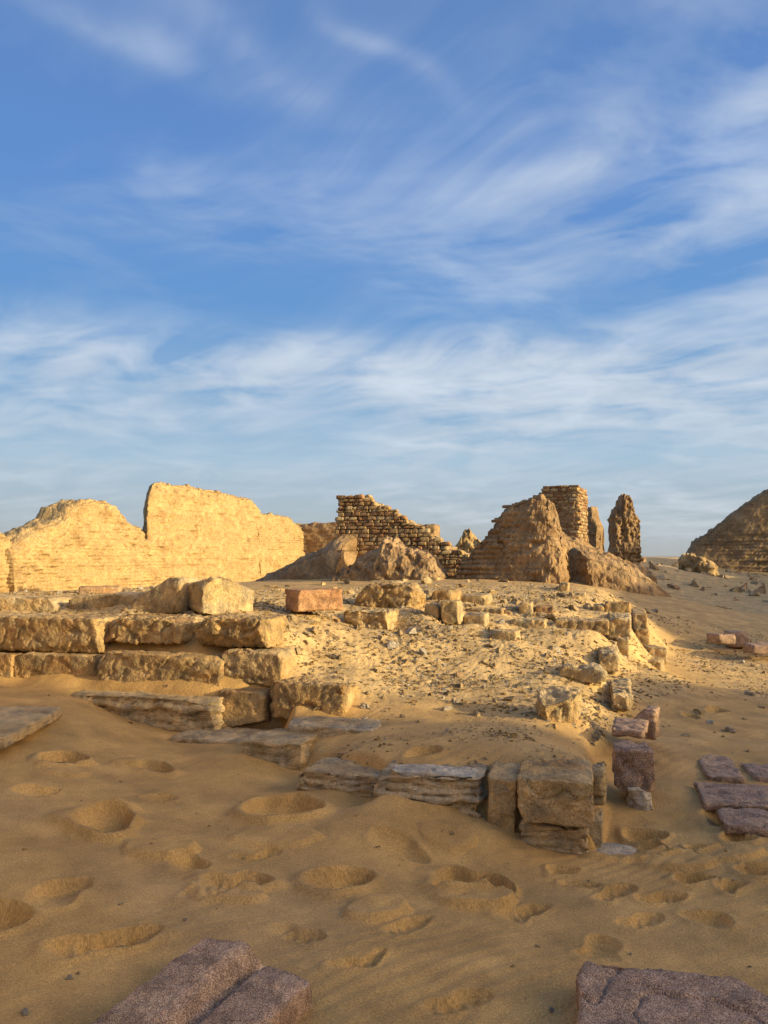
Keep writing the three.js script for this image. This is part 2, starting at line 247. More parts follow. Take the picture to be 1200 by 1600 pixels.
// ---------------------------------------------------------------- masonry tables (metres): [x, base y, z, length, height, depth, turn in degrees]
const put = (o, [x, y, z, , , , a]) => { o.position.set(x, y, z); o.rotation.y = -a * Math.PI / 180; return o; };
const LEFT = [   // the stepped remains of the temple platform on the left
  [[-3.529, 0.674, -7.862, 1.833, 0.329, 0.55, 16], 'ochre', 'stone', { warp: .008, g: 'b', rough: 0.013, pits: 0.0032, round: 0.021, chips: 10 }],
  [[-2.179, 0.782, -7.579, 0.982, 0.226, 0.55, 16], 'ochre', 'stone', { warp: .008, g: 'b', rough: 0.021, pits: 0.0047, round: 0.025, chips: 14, chip: .3 }],
  [[-1.321, 0.78, -7.236, 0.754, 0.257, 0.5, 16], 'ochre', 'stone', { warp: .008, g: 'b', rough: 0.021, pits: 0.0065, round: 0.021, chips: 12, chip: .22 }],
  [[-3.907, 0.383, -7.874, 0.83, 0.264, 0.6, 16], 'ochre', 'stone', { warp: .008, g: 'f', rough: 0.008, pits: 0.0018 }],
  [[-3.053, 0.354, -7.661, 0.924, 0.312, 0.6, 16], 'ochre', 'stone', { warp: .008, g: 'f', rough: 0.010, pits: 0.0022, chips: 10 }],
  [[-1.98, 0.369, -7.29, 1.265, 0.335, 0.55, 16], 'ochre', 'stone', { warp: .008, g: 'f', rough: 0.013, pits: 0.0032, chips: 10, round: 0.021 }],
  [[-1.112, 0.445, -7.109, 0.59, 0.318, 0.5, 16], 'ochre', 'stone', { warp: .008, g: 'fb', rough: 0.015, pits: 0.0032, chips: 11, chip: .18 }],
  [[-2.043, -0.006, -7.015, 1.449, 0.383, 0.55, 16], 'pale', 'layered', { g: 'fr', beds: .022, bedH: .06, rough: 0.007, chips: 8, round: 0.013 }],
  [[-1.174, 0.128, -6.906, 0.436, 0.307, 0.45, 16], 'ochre', 'stone', { warp: .008, g: 'f', rough: 0.008, pits: 0.0018, chips: 10, chip: .16, round: 0.017 }],
  [[-0.597, 0.235, -6.718, 0.712, 0.3, 0.45, 16], 'ochre', 'stone', { warp: .008, g: 'fb', rough: 0.017, pits: 0.0047, chips: 12, chip: .2, round: 0.029 }],
  [[-1.373, 0.01, -6.499, 0.664, 0.123, 0.5, 16], 'grey', 'layered', { g: '', beds: .012, bedH: .03, chips: 10, chip: .2 }],
  [[-0.382, 0.185, -6.091, 0.731, 0.121, 0.4, 16], 'grey', 'layered', { g: '', beds: .012, bedH: .04, chips: 11, chip: .25, round: 0.017 }],
];
const FRONT = [  // the front row that runs out to the corner
  [[-0.752, -0.002, -5.873, 0.492, 0.257, 0.5, 16], 'pale', 'layered', { g: 'fb', beds: .010, bedH: .06, chips: 3, chip: .18, round: 0.008, rough: 0.005 }],
  [[-0.237, 0.028, -5.216, 0.557, 0.176, 0.4, 16], 'grey', 'layered', { g: '', beds: .016, bedH: .04, chips: 5, chip: .14 }],
  [[0.313, -0.049, -4.884, 0.647, 0.319, 0.36, 16], 'grey', 'layered', { g: 'fb', beds: .03, bedH: .055, rough: 0.010, chips: 3, chip: .1, round: 0.010 }],
  [[0.734, -0.009, -4.767, 0.183, 0.305, 0.4, 16], 'ochre', 'stone', { g: '', rough: 0.007, chips: 3, round: 0.008 }],
  [[1.023, 0.097, -4.653, 0.416, 0.243, 0.52, 16], 'ochre', 'stone', { g: 'b', rough: 0.012, pits: 0.0024, chips: 5, round: 0.010, chip: .1 }],
  [[1.024, -0.139, -4.688, 0.383, 0.208, 0.5, 16], 'pale', 'layered', { g: 'f', beds: .018, bedH: .05, chips: 4, round: 0.013, chip: .15 }],
  [[0.743, -0.096, -4.883, 0.214, 0.105, 0.4, 16], 'white', 'layered', { g: '', beds: .014, bedH: .03, chips: 6, chip: .3 }],
  [[1.307, 0.124, -4.771, 0.087, 0.207, 0.34, 16], 'pale', 'stone', { g: '', rough: 0.018, chips: 7, chip: .25 }],
  [[1.249, -0.129, -4.674, 0.079, 0.203, 0.28, 16], 'pale', 'stone', { g: '', rough: 0.012, chips: 4 }],
  [[1.236, -0.129, -4.514, 0.444, 0.049, 0.22, 4], 'white', 'layered', { g: '', rough: 0.007, chips: 6, chip: .4, round: 0.008 }],
];
const BACK = [   // low courses left standing across the top of the platform
  [[0.086, 0.903, -9.975, 0.82, 0.34, 0.6, 16], 'ochre', 'stone', { g: 'd', rough: 0.036, pits: 0.0108, chips: 3 + 9, chip: .25, round: 0.034 }],
  [[-0.141, 0.781, -8.868, 0.524, 0.286, 0.5, 16], 'yellow', 'stone', { g: 'd', rough: 0.030, pits: 0.0054, chips: 3 + 6, chip: .2, round: 0.025 }],
  [[0.605, 0.833, -9.221, 0.169, 0.21, 0.3, 16], 'yellow', 'stone', { g: 'd', chips: 3 + 5 }],
  [[0.816, 0.797, -9.146, 0.196, 0.282, 0.36, 16], 'yellow', 'stone', { g: 'd', chips: 3 + 5, chip: .2 }],
  [[0.86, 0.959, -10.393, 0.343, 0.202, 0.5, 16], 'ochre', 'stone', { g: 'd', chips: 3 + 6, chip: .25, round: 0.021 }],
  [[1.261, 0.895, -10.586, 0.397, 0.189, 0.5, 16], 'yellow', 'stone', { g: 'd', chips: 3 + 6, chip: .25, round: 0.025 }],
  [[1.319, 0.798, -9.979, 0.474, 0.139, 0.3, 16], 'yellow', 'stone', { g: 'd', chips: 3 + 2 }],
  [[1.118, 0.719, -9.359, 0.245, 0.197, 0.4, 16], 'yellow', 'stone', { g: 'd', chips: 3 + 4 }],
  [[1.319, 0.641, -8.453, 0.286, 0.163, 0.4, 16], 'yellow', 'stone', { g: 'd', chips: 3 + 6, chip: .2 }],
  [[1.762, 0.749, -10.563, 0.241, 0.173, 0.2, 16], 'grey', 'stone', { g: '', chips: 3 + 1, rough: 0.004 }],
  [[1.906, 0.765, -10.321, 0.167, 0.227, 0.3, 16], 'yellow', 'stone', { g: 'd', chips: 3 + 2 }],
  [[2.164, 0.766, -10.413, 0.226, 0.17, 0.3, 16], 'red', 'stone', { g: 'd', chips: 3 + 3 }],
  [[1.816, 0.659, -9.634, 0.424, 0.164, 0.4, 16], 'yellow', 'stone', { g: 'd', chips: 3 + 3, pits: 0.0024 }],
  [[2.5, 0.649, -9.754, 0.626, 0.158, 0.5, 16], 'ochre', 'stone', { g: 'd', chips: 3 + 6, rough: 0.018 }],
  [[3.076, 0.771, -11.071, 0.156, 0.144, 0.4, 16], 'yellow', 'stone', { g: 'd', chips: 3 + 3 }],
  [[3.342, 0.753, -11.044, 0.353, 0.207, 0.4, 16], 'ochre', 'stone', { g: 'd', chips: 3 + 4 }],
  [[3.175, 0.882, -12.565, 0.199, 0.143, 0.4, 16], 'yellow', 'stone', { g: 'd', chips: 3 + 3 }],
  [[2.991, 0.964, -12.961, 0.228, 0.201, 0.4, 16], 'yellow', 'stone', { g: 'd', chips: 3 + 6, chip: .3 }],
  [[2.774, 0.895, -12.155, 0.618, 0.089, 0.5, 16], 'ochre', 'stone', { g: 'd', chips: 3 + 4 }],
];
const SIDE = [   // the right-hand edge, running back
  [[3.211, 0.538, -10.582, 0.281, 0.277, 1.5, 16], 'yellow', 'stone', { g: 'b', chips: 5, rough: 0.018, round: 0.021 }],
  [[3.156, 0.353, -10.304, 0.153, 0.222, 1.3, 16], 'yellow', 'stone', { g: '', chips: 5, rough: 0.018, round: 0.021 }],
  [[4.103, 0.489, -12.445, 0.204, 0.233, 1.4, 16], 'ochre', 'stone', { g: 'b', chips: 3 }],
  [[4.066, 0.222, -12.247, 0.191, 0.285, 1.4, 16], 'ochre', 'stone', { g: 'f', chips: 4 }],
  [[2.691, 0.297, -9.293, 0.204, 0.239, 1.5, 16], 'yellow', 'stone', { g: 'fb', chips: 7, chip: .25, rough: 0.024, round: 0.025 }],
  [[2.257, 0.209, -7.408, 0.181, 0.159, 0.9, 16], 'pale', 'stone', { g: 'f', chips: 8, chip: .3, rough: 0.024 }],
];

// ---------------------------------------------------------------- ground
const OPEN = [   // open ground that both surfaces share
  ...[[2.19, 0.06, -6.071], [1.959, 0, -5.445], [2.398, 0.14, -7.117], [2.91, 0.2, -8.51], [3.158, 0.26, -9.569], [2.715, 0.06, -7.507], [2.428, 0, -5.931], [2.914, 0, -5.931], [3.84, 0, -10.127], [4.181, 0, -8.47], [5.953, 0, -13.854], [4.793, 0.06, -13.335], [6.783, 0.02, -13.681], [7.64, 0.04, -20.962], [10.351, 0.05, -20.827], [9.863, 0, -14.913], [4.371, 0, -5.931], [1.987, 0.08, -6.293], [1.87, -0.01, -5.713], [-3.95, 0.45, -6.661], [-4.189, 0.45, -6.361], [-2.685, 0.26, -4.967]],
  ...[[0, 1.02, -14], [2.324, 1.078, -14], [4.066, 0.962, -14], [-2.323, 0.962, -14], [-5.807, 0.904, -14], [-10.37, 0.42, -25], [-10.95, 0.507, -22], [-8.713, 0.308, -30], [-6.641, 0.108, -40], [-4.584, 0.151, -46], [-0.731, 1.053, -22], [1.661, 1.02, -20], [3.737, 1.078, -18], [5.521, 0.939, -19], [6.804, 0.689, -20], [14.64, 1.534, -40], [10.312, 1.394, -31], [13.767, 1.152, -36], [15.794, 1.095, -38], [15.074, 0.642, -33], [14.437, 0.279, -29], [18.442, 0.679, -37], [10.692, 0.556, -28], [8.296, 0.305, -23], [11.212, 0.201, -26], [19.18, 0.506, -33], [28.41, 0.655, -38], [21.963, 1.6, -60], [-14.967, 1.102, -60], [29.935, 1.102, -60], [0, 1.102, -60]],
  [-60, .2, -60], [60, .2, -70], [80, 0, 0], [-80, 0, 0], [0, 0, 60], [-40, 0, 40], [40, 0, 40], [12, 0, 0], [-12, .3, 0], [0, 0, 6], [-6, .2, -2], [6, 0, -2], [14, 0, -12], [18, .2, -25],
];
const LOW = [...OPEN,   // the sand in front of the masonry
  ...[[-1.317, -0, -2.732], [-0.439, -0, -2.732], [0.439, -0, -2.732], [1.317, -0, -2.732], [-1.984, 0.04, -3.073], [2.035, 0, -3.151], [0, -0.01, -3.619], [0.875, -0.03, -3.6], [1.54, -0.03, -3.798], [-0.863, 0.02, -3.551], [-1.722, 0.1, -3.85], [0.352, -0.05, -4.323], [1.329, -0.15, -4.538], [1.537, -0.08, -4.496], [1.761, -0.05, -4.415], [2.164, -0.02, -4.429], [-0.158, 0.02, -4.848], [-0.709, 0.06, -5.101], [-1.366, 0.1, -5.561], [-2.119, 0.19, -6.146], [-2.608, 0.34, -6.343], [-2.644, 0.28, -5.753], [-2.244, 0.2, -4.577], [-1.787, 0.14, -4.968], [-0.918, 0.06, -4.505], [-3.019, 0.4, -6.79], [-2.755, 0.39, -6.693], [1.442, -0.08, -4.914], [1.591, -0.03, -5.128]],
  ...[[-2.697, 0.336, -6.9], [-2.291, 0.194, -6.8], [-1.761, 0.109, -6.5], [-1.392, 0.09, -6.4], [-1.037, 0.169, -5.75], [-0.803, 0.112, -5.6], [-0.58, 0.06, -5.45], [-0.283, 0.13, -4.95], [-0.031, 0.181, -4.7], [0.263, 0.101, -4.6], [0.54, 0.04, -4.48], [0.652, 0.001, -4.45], [0.756, -0.044, -4.38], [0.909, -0.068, -4.3], [1.114, -0.04, -4.28], [1.26, -0.081, -4.45], [1.401, -0.1, -4.75]]];
const HIGH = [...OPEN,  // the filled platform behind it
  ...[[-0.168, 0.26, -5.12], [0.201, 0.26, -4.909], [0.496, 0.28, -5.044], [0.82, 0.31, -5.006], [1.179, 0.33, -5.138], [1.181, 0.33, -5.535], [1.653, 0.3, -6.096], [1.753, 0.2, -6.102], [1.518, 0.15, -5.375], [0.497, 0.31, -6.049], [0, 0.3, -6.096], [0, 0.35, -6.478], [-0.22, 0.39, -6.693], [0.56, 0.37, -6.804], [1.12, 0.37, -6.804], [1.694, 0.36, -6.859], [0.12, 0.46, -7.291], [0.618, 0.49, -7.49], [1.247, 0.48, -7.557], [2.157, 0.46, -7.692], [1.926, 0.57, -8.328], [0, 0.68, -8.575], [0.74, 0.64, -8.948], [1.51, 0.62, -9.134], [-0.79, 0.72, -7.359], [-0.696, 0.94, -8.404], [0.821, 0.78, -9.921], [0.165, 0.9, -9.957], [-2.003, 1, -8.062], [-4.251, 1.02, -8.551], [-6.01, 1, -9.066], [-3.112, 1.02, -8.348], [-1.213, 1.03, -8.612], [-3.294, 0.4, -7.017], [-2.835, 0.4, -6.886], [-1.414, 0.08, -6.625], [-0.381, 0.27, -5.797], [-0.656, 0.24, -6.144]]];
const cornerOf = (b, u, v) => { const [x, , z, L, , T, a] = b, c = Math.cos(a * Math.PI / 180), s = Math.sin(a * Math.PI / 180); return [x + c * L * u + s * T * v, z + s * L * u - c * T * v]; };   // u along, v into the wall, in half sizes of the block
for (const [b, , , { g = 'f' }] of [...LEFT, ...FRONT, ...BACK, ...SIDE]) for (const k of [-.42, .42]) {
  if (g.includes('f')) { const [x, z] = cornerOf(b, k, -.5 - .1 / b[5]); HIGH.push([x, b[1] + .02, z]); }
  if (g === 'd') { const [x, z] = cornerOf(b, k, -.5 - .06 / b[5]); HIGH.push([x, b[1] + .065, z]); }
  if (g.includes('b')) { const [x, z] = cornerOf(b, k, .3); HIGH.push([x, b[1] + b[4] - .03, z]); }
}
const EDGE = [[-9, -9.2], cornerOf(LEFT[7][0], -.6, -.2), cornerOf(LEFT[7][0], .45, -.2), cornerOf(LEFT[8][0], .0, -.1), cornerOf(LEFT[9][0], -.3, .1), cornerOf(FRONT[0][0], -.1, .2), cornerOf(FRONT[0][0], .4, -.15), cornerOf(FRONT[1][0], .3, 0), cornerOf(FRONT[2][0], -.4, -.1), cornerOf(FRONT[2][0], .45, -.1), cornerOf(FRONT[3][0], .3, -.1), cornerOf(FRONT[4][0], -.3, -.1), cornerOf(FRONT[4][0], .42, -.1), cornerOf(FRONT[4][0], .48, .5), [1.5, -5.6], [2.0, -7], [2.6, -9], [4, -12], [6, -16], [6, -40], [-40, -40], [-40, -16]];
function surface(CP) {   // smooth surface through control points
  const n = CP.length, m = n + 1, A = Array.from({ length: m }, () => new Float64Array(m + 1)), ph = (r2) => Math.sqrt(r2 + .02);
  for (let i = 0; i < n; i++) { for (let j = 0; j < n; j++) A[i][j] = -ph((CP[i][0] - CP[j][0]) ** 2 + (CP[i][2] - CP[j][2]) ** 2); A[i][i] += .035; A[i][n] = A[n][i] = 1; A[i][m] = CP[i][1]; }
  for (let c = 0; c < m; c++) { let p = c; for (let r = c + 1; r < m; r++) if (Math.abs(A[r][c]) > Math.abs(A[p][c])) p = r; [A[c], A[p]] = [A[p], A[c]]; for (let r = 0; r < m; r++) if (r !== c) { const f = A[r][c] / A[c][c]; if (f) for (let k = c; k <= m; k++) A[r][k] -= f * A[c][k]; } }
  const w = A.map((r, i) => r[m] / r[i]), X = CP.map((p) => p[0]), Z = CP.map((p) => p[2]);
  return (x, z) => { let s = w[n]; for (let i = 0; i < n; i++) { const dx = x - X[i], dz = z - Z[i]; s -= w[i] * Math.sqrt(dx * dx + dz * dz + .02); } return s; };
}
const lowAt = surface(LOW), highAt = surface(HIGH);
function edgeAt(x, z) {   // signed distance to the edge of the platform, positive on it
  let d = 1e9, inside = false;
  for (let i = 0, j = EDGE.length - 1; i < EDGE.length; j = i++) {
    const [ax, az] = EDGE[j], [bx, bz] = EDGE[i], ex = bx - ax, ez = bz - az, t = clamp(((x - ax) * ex + (z - az) * ez) / (ex * ex + ez * ez)); d = Math.min(d, Math.hypot(x - ax - ex * t, z - az - ez * t));
    if ((az > z) !== (bz > z) && x < (bx - ax) * (z - az) / (bz - az) + ax) inside = !inside;
  }
  return inside ? d : -d;
}
const rbf = (x, z) => { const e = edgeAt(x, z), soft = mix(.09, .5, Math.max(smooth(1.3, 2.2, x), smooth(-2.4, -3.2, x))), k = smooth(-soft, soft * .6, e); return k <= 0 ? lowAt(x, z) : k >= 1 ? highAt(x, z) : mix(lowAt(x, z), highAt(x, z), k); };
const baseAt = (x, z) => { const d = Math.hypot(x, z), f = smooth(70, 110, d); return f >= 1 ? .2 : mix(rbf(x, z), .2, f); };
// footprints pressed into the loose sand: [x, y, z, half length, half width, turn, depth, tread]
const PRINTS = [[-2.2, 0.3, -5.364, 0.15, 0.13, 20, 0.09, 0], [-1.658, 0.17, -5.498, 0.19, 0.12, -20, 0.08, 0], [-1.579, 0.12, -4.401, 0.2, 0.17, -50, 0.13, 0], [-0.599, 0.05, -4.733, 0.24, 0.16, -10, 0.11, 0], [0.214, 0, -4.769, 0.2, 0.1, -14, 0.06, 0], [0.434, -0.03, -3.959, 0.19, 0.13, -10, 0.09, 0], [-0.706, 0.03, -3.813, 0.18, 0.1, 6, 0.07, 1], [-0.204, 0, -3.871, 0.18, 0.11, 14, 0.08, 0], [-1.141, 0.04, -3.243, 0.22, 0.085, 24, 0.06, 1], [-1.672, 0.05, -3.365, 0.16, 0.12, 10, 0.09, 0], [1.583, -0.05, -4.738, 0.11, 0.12, 10, 0.07, 0], [1.772, -0.04, -4.426, 0.08, 0.07, 0, 0.06, 0], [2.113, -0.03, -4.906, 0.12, 0.13, -20, 0.05, 0], [2.255, -0.02, -4.783, 0.1, 0.1, 0, 0.06, 0], [2.048, -0.03, -4.556, 0.1, 0.08, 0, 0.06, 0], [1.565, -0.03, -3.974, 0.11, 0.07, 4, 0.05, 0], [1.335, -0.03, -3.784, 0.12, 0.06, 12, 0.035, 1], [1.467, -0.03, -3.538, 0.11, 0.08, -8, 0.025, 0], [0.893, -0.02, -3.251, 0.13, 0.09, 60, 0.02, 1], [0.264, 0, -2.853, 0.14, 0.07, 26, 0.02, 1], [0.942, -0.06, -4.143, 0.09, 0.07, 0, 0.03, 0], [0.973, -0.05, -3.932, 0.09, 0.05, -10, 0.035, 0], [1.543, -0.08, -4.515, 0.09, 0.08, 0, 0.05, 0], [0.254, 0.34, -5.165, 0.12, 0.09, 0, 0.04, 0], [1.954, -0.02, -4.075, 0.12, 0.1, 40, 0.05, 1], [0.563, -0.03, -3.855, 0.08, 0.05, -30, 0.05, 0], [-2.098, 0.25, -4.75, 0.14, 0.1, 30, 0.025, 0], [3.479, 0, -9.491, 0.1, 0.09, 0, 0.04, 0], [3.334, 0, -7.799, 0.12, 0.1, 0, 0.04, 0], [-0.97, 0.05, -3.979, 0.1, 0.08, 0, 0.03, 0], [0.649, -0.02, -3.641, 0.14, 0.09, 20, 0.025, 1], [-0.353, 0, -3.359, 0.13, 0.08, -30, 0.018, 1], [-1.493, 0.08, -3.608, 0.15, 0.1, 40, 0.03, 0], [1.146, -0.03, -3.538, 0.1, 0.06, 10, 0.02, 1], [0.07, 0, -4.281, 0.16, 0.1, -30, 0.03, 0], [-0.669, 0.03, -4.114, 0.14, 0.055, 20, 0.02, 1], [-0.806, 0.02, -3.682, 0.14, 0.055, 30, 0.02, 1], [-0.102, 0, -3.151, 0.14, 0.055, 35, 0.02, 1], [0.112, 0, -3.473, 0.14, 0.055, 40, 0.018, 1], [1.03, -0.1, -4.859, 0.12, 0.05, 30, 0.015, 1], [1.116, -0.04, -3.822, 0.14, 0.055, 40, 0.025, 1], [1.727, -0.03, -3.869, 0.1, 0.06, 20, 0.025, 1], [-1.393, 0.13, -4.87, 0.13, 0.1, 20, 0.025, 0], [2.512, 0, -5.3, 0.1, 0.08, 0, 0.04, 0], [2.959, 0, -7.503, 0.1, 0.1, 0, 0.04, 0]].map((p) => [...p.slice(0, 5), Math.cos(p[5] * Math.PI / 180), Math.sin(p[5] * Math.PI / 180), p[6], p[7]]);
// sand slumped beside some prints: [x, y, z, half length, half width, turn, height]
const HEAPS = [[-0.029, 0, -3.609, 0.16, 0.12, 20, 0.03], [0.412, -0.03, -3.764, 0.22, 0.1, -8, 0.035], [-1.179, 0.12, -4.136, 0.2, 0.14, 0, 0.03], [-2.113, 0.25, -5.158, 0.2, 0.1, 0, 0.015], [-0.6, 0.05, -4.332, 0.25, 0.14, 0, 0.018], [0.36, 0, -4.423, 0.16, 0.1, -20, 0.022], [1.574, -0.04, -4.21, 0.2, 0.1, 0, 0.03], [1.896, -0.03, -4.316, 0.18, 0.1, 0, 0.025], [-0.747, 0.02, -3.682, 0.2, 0.08, 0, 0.02], [1.419, -0.1, -4.364, 0.3, 0.08, 0, 0.03]].map((p) => [...p.slice(0, 5), Math.cos(p[5] * Math.PI / 180), Math.sin(p[5] * Math.PI / 180), p[6]]);
const rubbleAt = (x, z, y) => smooth(.30, .44, y) * Math.max(smooth(-1.3, -.8, x), smooth(.82, .92, y)) * smooth(-16, -12, z) + .8 * smooth(.08, .2, y) * smooth(1.2, 1.6, x) * smooth(-5.6, -6.4, z) * smooth(-13, -11, z) + .55 * smooth(3.2, 5, x) * smooth(-7.5, -10, z) + smooth(-18, -24, z) * smooth(5, 9, x);
function groundAt(x, z) {
  const b = baseAt(x, z), d = Math.hypot(x, z), rb = clamp(rubbleAt(x, z, b));
  let y = b + .022 * fbm(x * .9, 3, z * .9, 3) * (1 - rb * .3) + smooth(14, 30, d) * .12 * fbm(x * .25, 7, z * .25, 3);
  if (d < 40) {
    if (rb > .01) y += rb * (0.014 * fbm(x * 3.3, 1, z * 3.3, 4, .6) + .012 * ridged(x * 11, 2, z * 11, 3) * clamp(.5 + noise(x * 2, 5, z * 2)));
    if (rb < .98 && d < 16) { const dir = x * .55 + z * .83 + .1 * noise(x * 1.4, 2, z * 1.4); y += (1 - rb) * .0034 * Math.sin(dir * 74 + 2.2 * noise(x * 3, 4, z * 3)) * clamp(.25 + noise(x * .8 + 4, 6, z * .8) * 1.3) + (1 - rb) * .004 * fbm(x * 7, 8, z * 7, 3); }
    for (const f of PRINTS) {
      const ax = x - f[0], az = z - f[2]; if (ax * ax + az * az > .42) continue;
      const wx = ax + .05 * noise(x * 6, f[0] * 9, z * 6) + .003 * noise(x * 22, f[0] * 9, z * 22), wz = az + .05 * noise(x * 6 + 9, f[0] * 9, z * 6) + .003 * noise(x * 22 + 9, f[0], z * 22);
      const p = (wx * f[5] - wz * f[6]) / f[3], q = (wx * f[6] + wz * f[5]) / f[4] * (1 + .25 * p) * (f[8] ? 1 + .45 * Math.exp(-(((p + .15) / .3) ** 2)) : 1), r = Math.sqrt(p * p + q * q);
      if (r < 1) { let h = (1 - Math.pow(r, 2.4)) * (1 + .5 * p - .25 * q) + .05 * fbm(x * 12, 2, z * 12, 2) * (1 - r); if (f[8]) h += .22 * Math.sin(p * 16 + 3 * noise(x * 9, 3, z * 9)) * smooth(1, .6, r); y -= Math.min(f[7] * 1.5, f[4] * .62) * clamp(h, 0, 1.5); }
      y += f[7] * .34 * Math.exp(-(((r - 1.1) / .24) ** 2)) * (1 + .6 * noise(x * 5 + f[0], 1, z * 5)) * smooth(.8, 1.05, r);
    }
    for (const f of HEAPS) {
      const ax = x - f[0], az = z - f[2]; if (ax * ax + az * az > .5) continue;
      const p = (ax * f[5] - az * f[6]) / f[3] + .25 * noise(x * 7, 1, z * 7), q = (ax * f[6] + az * f[5]) / f[4] + .25 * noise(x * 7, 9, z * 7), r = Math.sqrt(p * p + q * q);
      y += 1.5 * f[7] * smooth(1.1, .85, r) * (.7 + .3 * noise(x * 9, 4, z * 9) + .25 * p);
    }
  }
  return y;
}
{
  const ang = [], rad = [], V = 33 * Math.PI / 180;
  for (let i = 0; i <= 820; i++) ang.push(-V + 2 * V * i / 820);
  for (let i = 1; i <= 120; i++) ang.push(V + (2 * Math.PI - 2 * V) * i / 120);
  for (let r = .25; r < 1.9; r += .15) rad.push(r);
  for (let i = 0; i <= 640; i++) rad.push(1.95 * Math.pow(22 / 1.95, i / 640));
  for (let i = 1; i <= 110; i++) rad.push(22 * Math.pow(1600 / 22, Math.pow(i / 110, 1.35)));
  const na = ang.length, pos = [0, groundAt(0, 0), 0], uv = [0, 0], col = [], idx = [];
  const shade = (x, z, y) => {
    const rb = clamp(rubbleAt(x, z, baseAt(x, z))), k = 1 + .09 * fbm(x * 1.1, 4, z * 1.1, 4) + .05 * fbm(x * 9, 2, z * 9, 3) + rb * .16 * fbm(x * 8, 5, z * 8, 3), g = smooth(.1, .6, fbm(x * .7 + 5, 9, z * .7, 3));
    for (let i = 0; i < 3; i++) col.push(mix(mix([.68, .42, .140][i], [.64, .41, .155][i], g), [.78, .55, .24][i], rb * .8) * k);
  };
  shade(0, 0, 0);
  for (const r of rad) for (const a of ang) { const x = r * Math.sin(a), z = -r * Math.cos(a), y = groundAt(x, z); pos.push(x, y, z); uv.push(x, z); shade(x, z, y); }
  for (let i = 0; i < na - 1; i++) idx.push(0, 1 + i + 1, 1 + i);
  for (let j = 0; j < rad.length - 1; j++) for (let i = 0; i < na - 1; i++) { const k = 1 + j * na + i, m = k + na; idx.push(k, k + 1, m + 1, k, m + 1, m); }
  const g = new THREE.BufferGeometry();
  g.setAttribute('position', new THREE.BufferAttribute(new Float32Array(pos), 3)); g.setAttribute('uv', new THREE.BufferAttribute(new Float32Array(uv), 2)); g.setAttribute('color', new THREE.BufferAttribute(new Float32Array(col), 3));
  g.setIndex(new THREE.BufferAttribute(new Uint32Array(idx), 1)); g.computeVertexNormals();
  mesh('sand_ground', g, M.sand).userData = { kind: 'structure' };
}

// ---------------------------------------------------------------- platform masonry: each wall one thing, each block a part
let seedNo = 1;
function masonry(name, label, grp, rows, step) {
  const at = [rows[0][0][0], rows[0][0][1], rows[0][0][2]], o = group(name, label, 'ruined wall', at);
  for (const [b, pal, kind, opt] of rows) { const m = mesh('stone_block', stone(b[3], b[4] * 1.02, b[5], { seed: seedNo++, pal: PAL[pal], step, ...opt }), M[kind], o); put(m, b); m.position.sub(o.position); }
  return o;
}
masonry('stepped_wall', 'stepped courses of large ochre and bedded limestone blocks at left edge above the sand drift', null, LEFT, .017);
masonry('corner_wall', 'low row of blocks ending in the square two-course corner at the foot of the slope', null, FRONT, .012);
{ const b = [0.32, 0.266, -4.809, 0.559, 0.019, 0.2, 16], w = scene.children[scene.children.length - 1], m = mesh('white_crust', stone(b[3], .035, b[5], { seed: 77, pal: PAL.white, chips: 8, chip: .8, round: .01, rough: .012, step: .012 }), M.layered, w); put(m, b); m.position.y = b[1] - .008; m.position.sub(w.position); m.userData.label = 'whitish crust along the top of a layered block'; }
masonry('low_course_wall', 'broken low courses of sunlit yellow blocks across the top of the rubble slope', null, BACK, .02);
masonry('edge_wall', 'crumbling right-hand edge of the platform, lit end faces above the sand', null, SIDE, .02);

// ---------------------------------------------------------------- loose blocks, each a thing of its own
function loose(name, label, category, b, opt, material, tilt = [0, 0], grp) {
  const o = mesh(name, stone(b[3], b[4], b[5], { seed: seedNo++, step: .022, ...opt }), material); put(o, b); o.rotation.order = 'YXZ'; if (name === 'granite_paving_slab') o.position.y -= .055; o.rotation.x = tilt[0]; o.rotation.z = tilt[1]; return tag(o, label, category, grp);
}
loose('granite_block', 'reddish granite beam lying flat at the top of the rubble slope', 'stone block', [-0.766, 1.027, -8.353, 0.522, 0.226, 0.42, -26], { pal: PAL.pink, chips: 2, chip: .08, round: 0.010 }, M.granite);
loose('pale_stone_block', 'large pale broken block with a peaked top left of the reddish beam', 'stone block', [-1.738, 1.01, -8.1, 0.588, 0.377, 0.42, -40], { pal: PAL.yellow, chips: 7, chip: .14, round: 0.007, rough: .016, cut: [[.34, .94, .1, .175], [-.3, .95, -.2, .2]] }, M.stone, [.02, -.07]);
loose('tilted_stone_block', 'tilted brownish block with a sloping top, just left of the large pale broken block', 'stone block', [-2.268, 0.997, -8.218, 0.609, 0.361, 0.5, 22], { pal: PAL.pale, chips: 5, chip: .12, round: 0.012, cut: [[-.42, .9, .1, .12]] }, M.stone, [-.04, .08]);
loose('long_stone_block', 'long low block lying end to end with the tilted brownish block', 'stone block', [-3.054, 0.967, -8.623, 0.79, 0.238, 0.42, 12], { pal: PAL.pale, chips: 5, chip: .1, round: 0.018, cut: [[-.16, .98, 0, .1]] }, M.stone);
loose('pink_stone_slab', 'thin pinkish slab behind the long low block', 'stone slab', [-3.677, 1.048, -9.998, 0.496, 0.17, 0.3, -12], { pal: PAL.pink, chips: 3, chip: .12 }, M.stone);
loose('yellow_stone_slab', 'flat sunlit yellow slab at the left edge on the topmost course', 'stone slab', [-4.038, 0.967, -8.692, 0.918, 0.189, 0.45, 4], { pal: PAL.yellow, chips: 5, chip: .3, round: 0.024 }, M.stone);
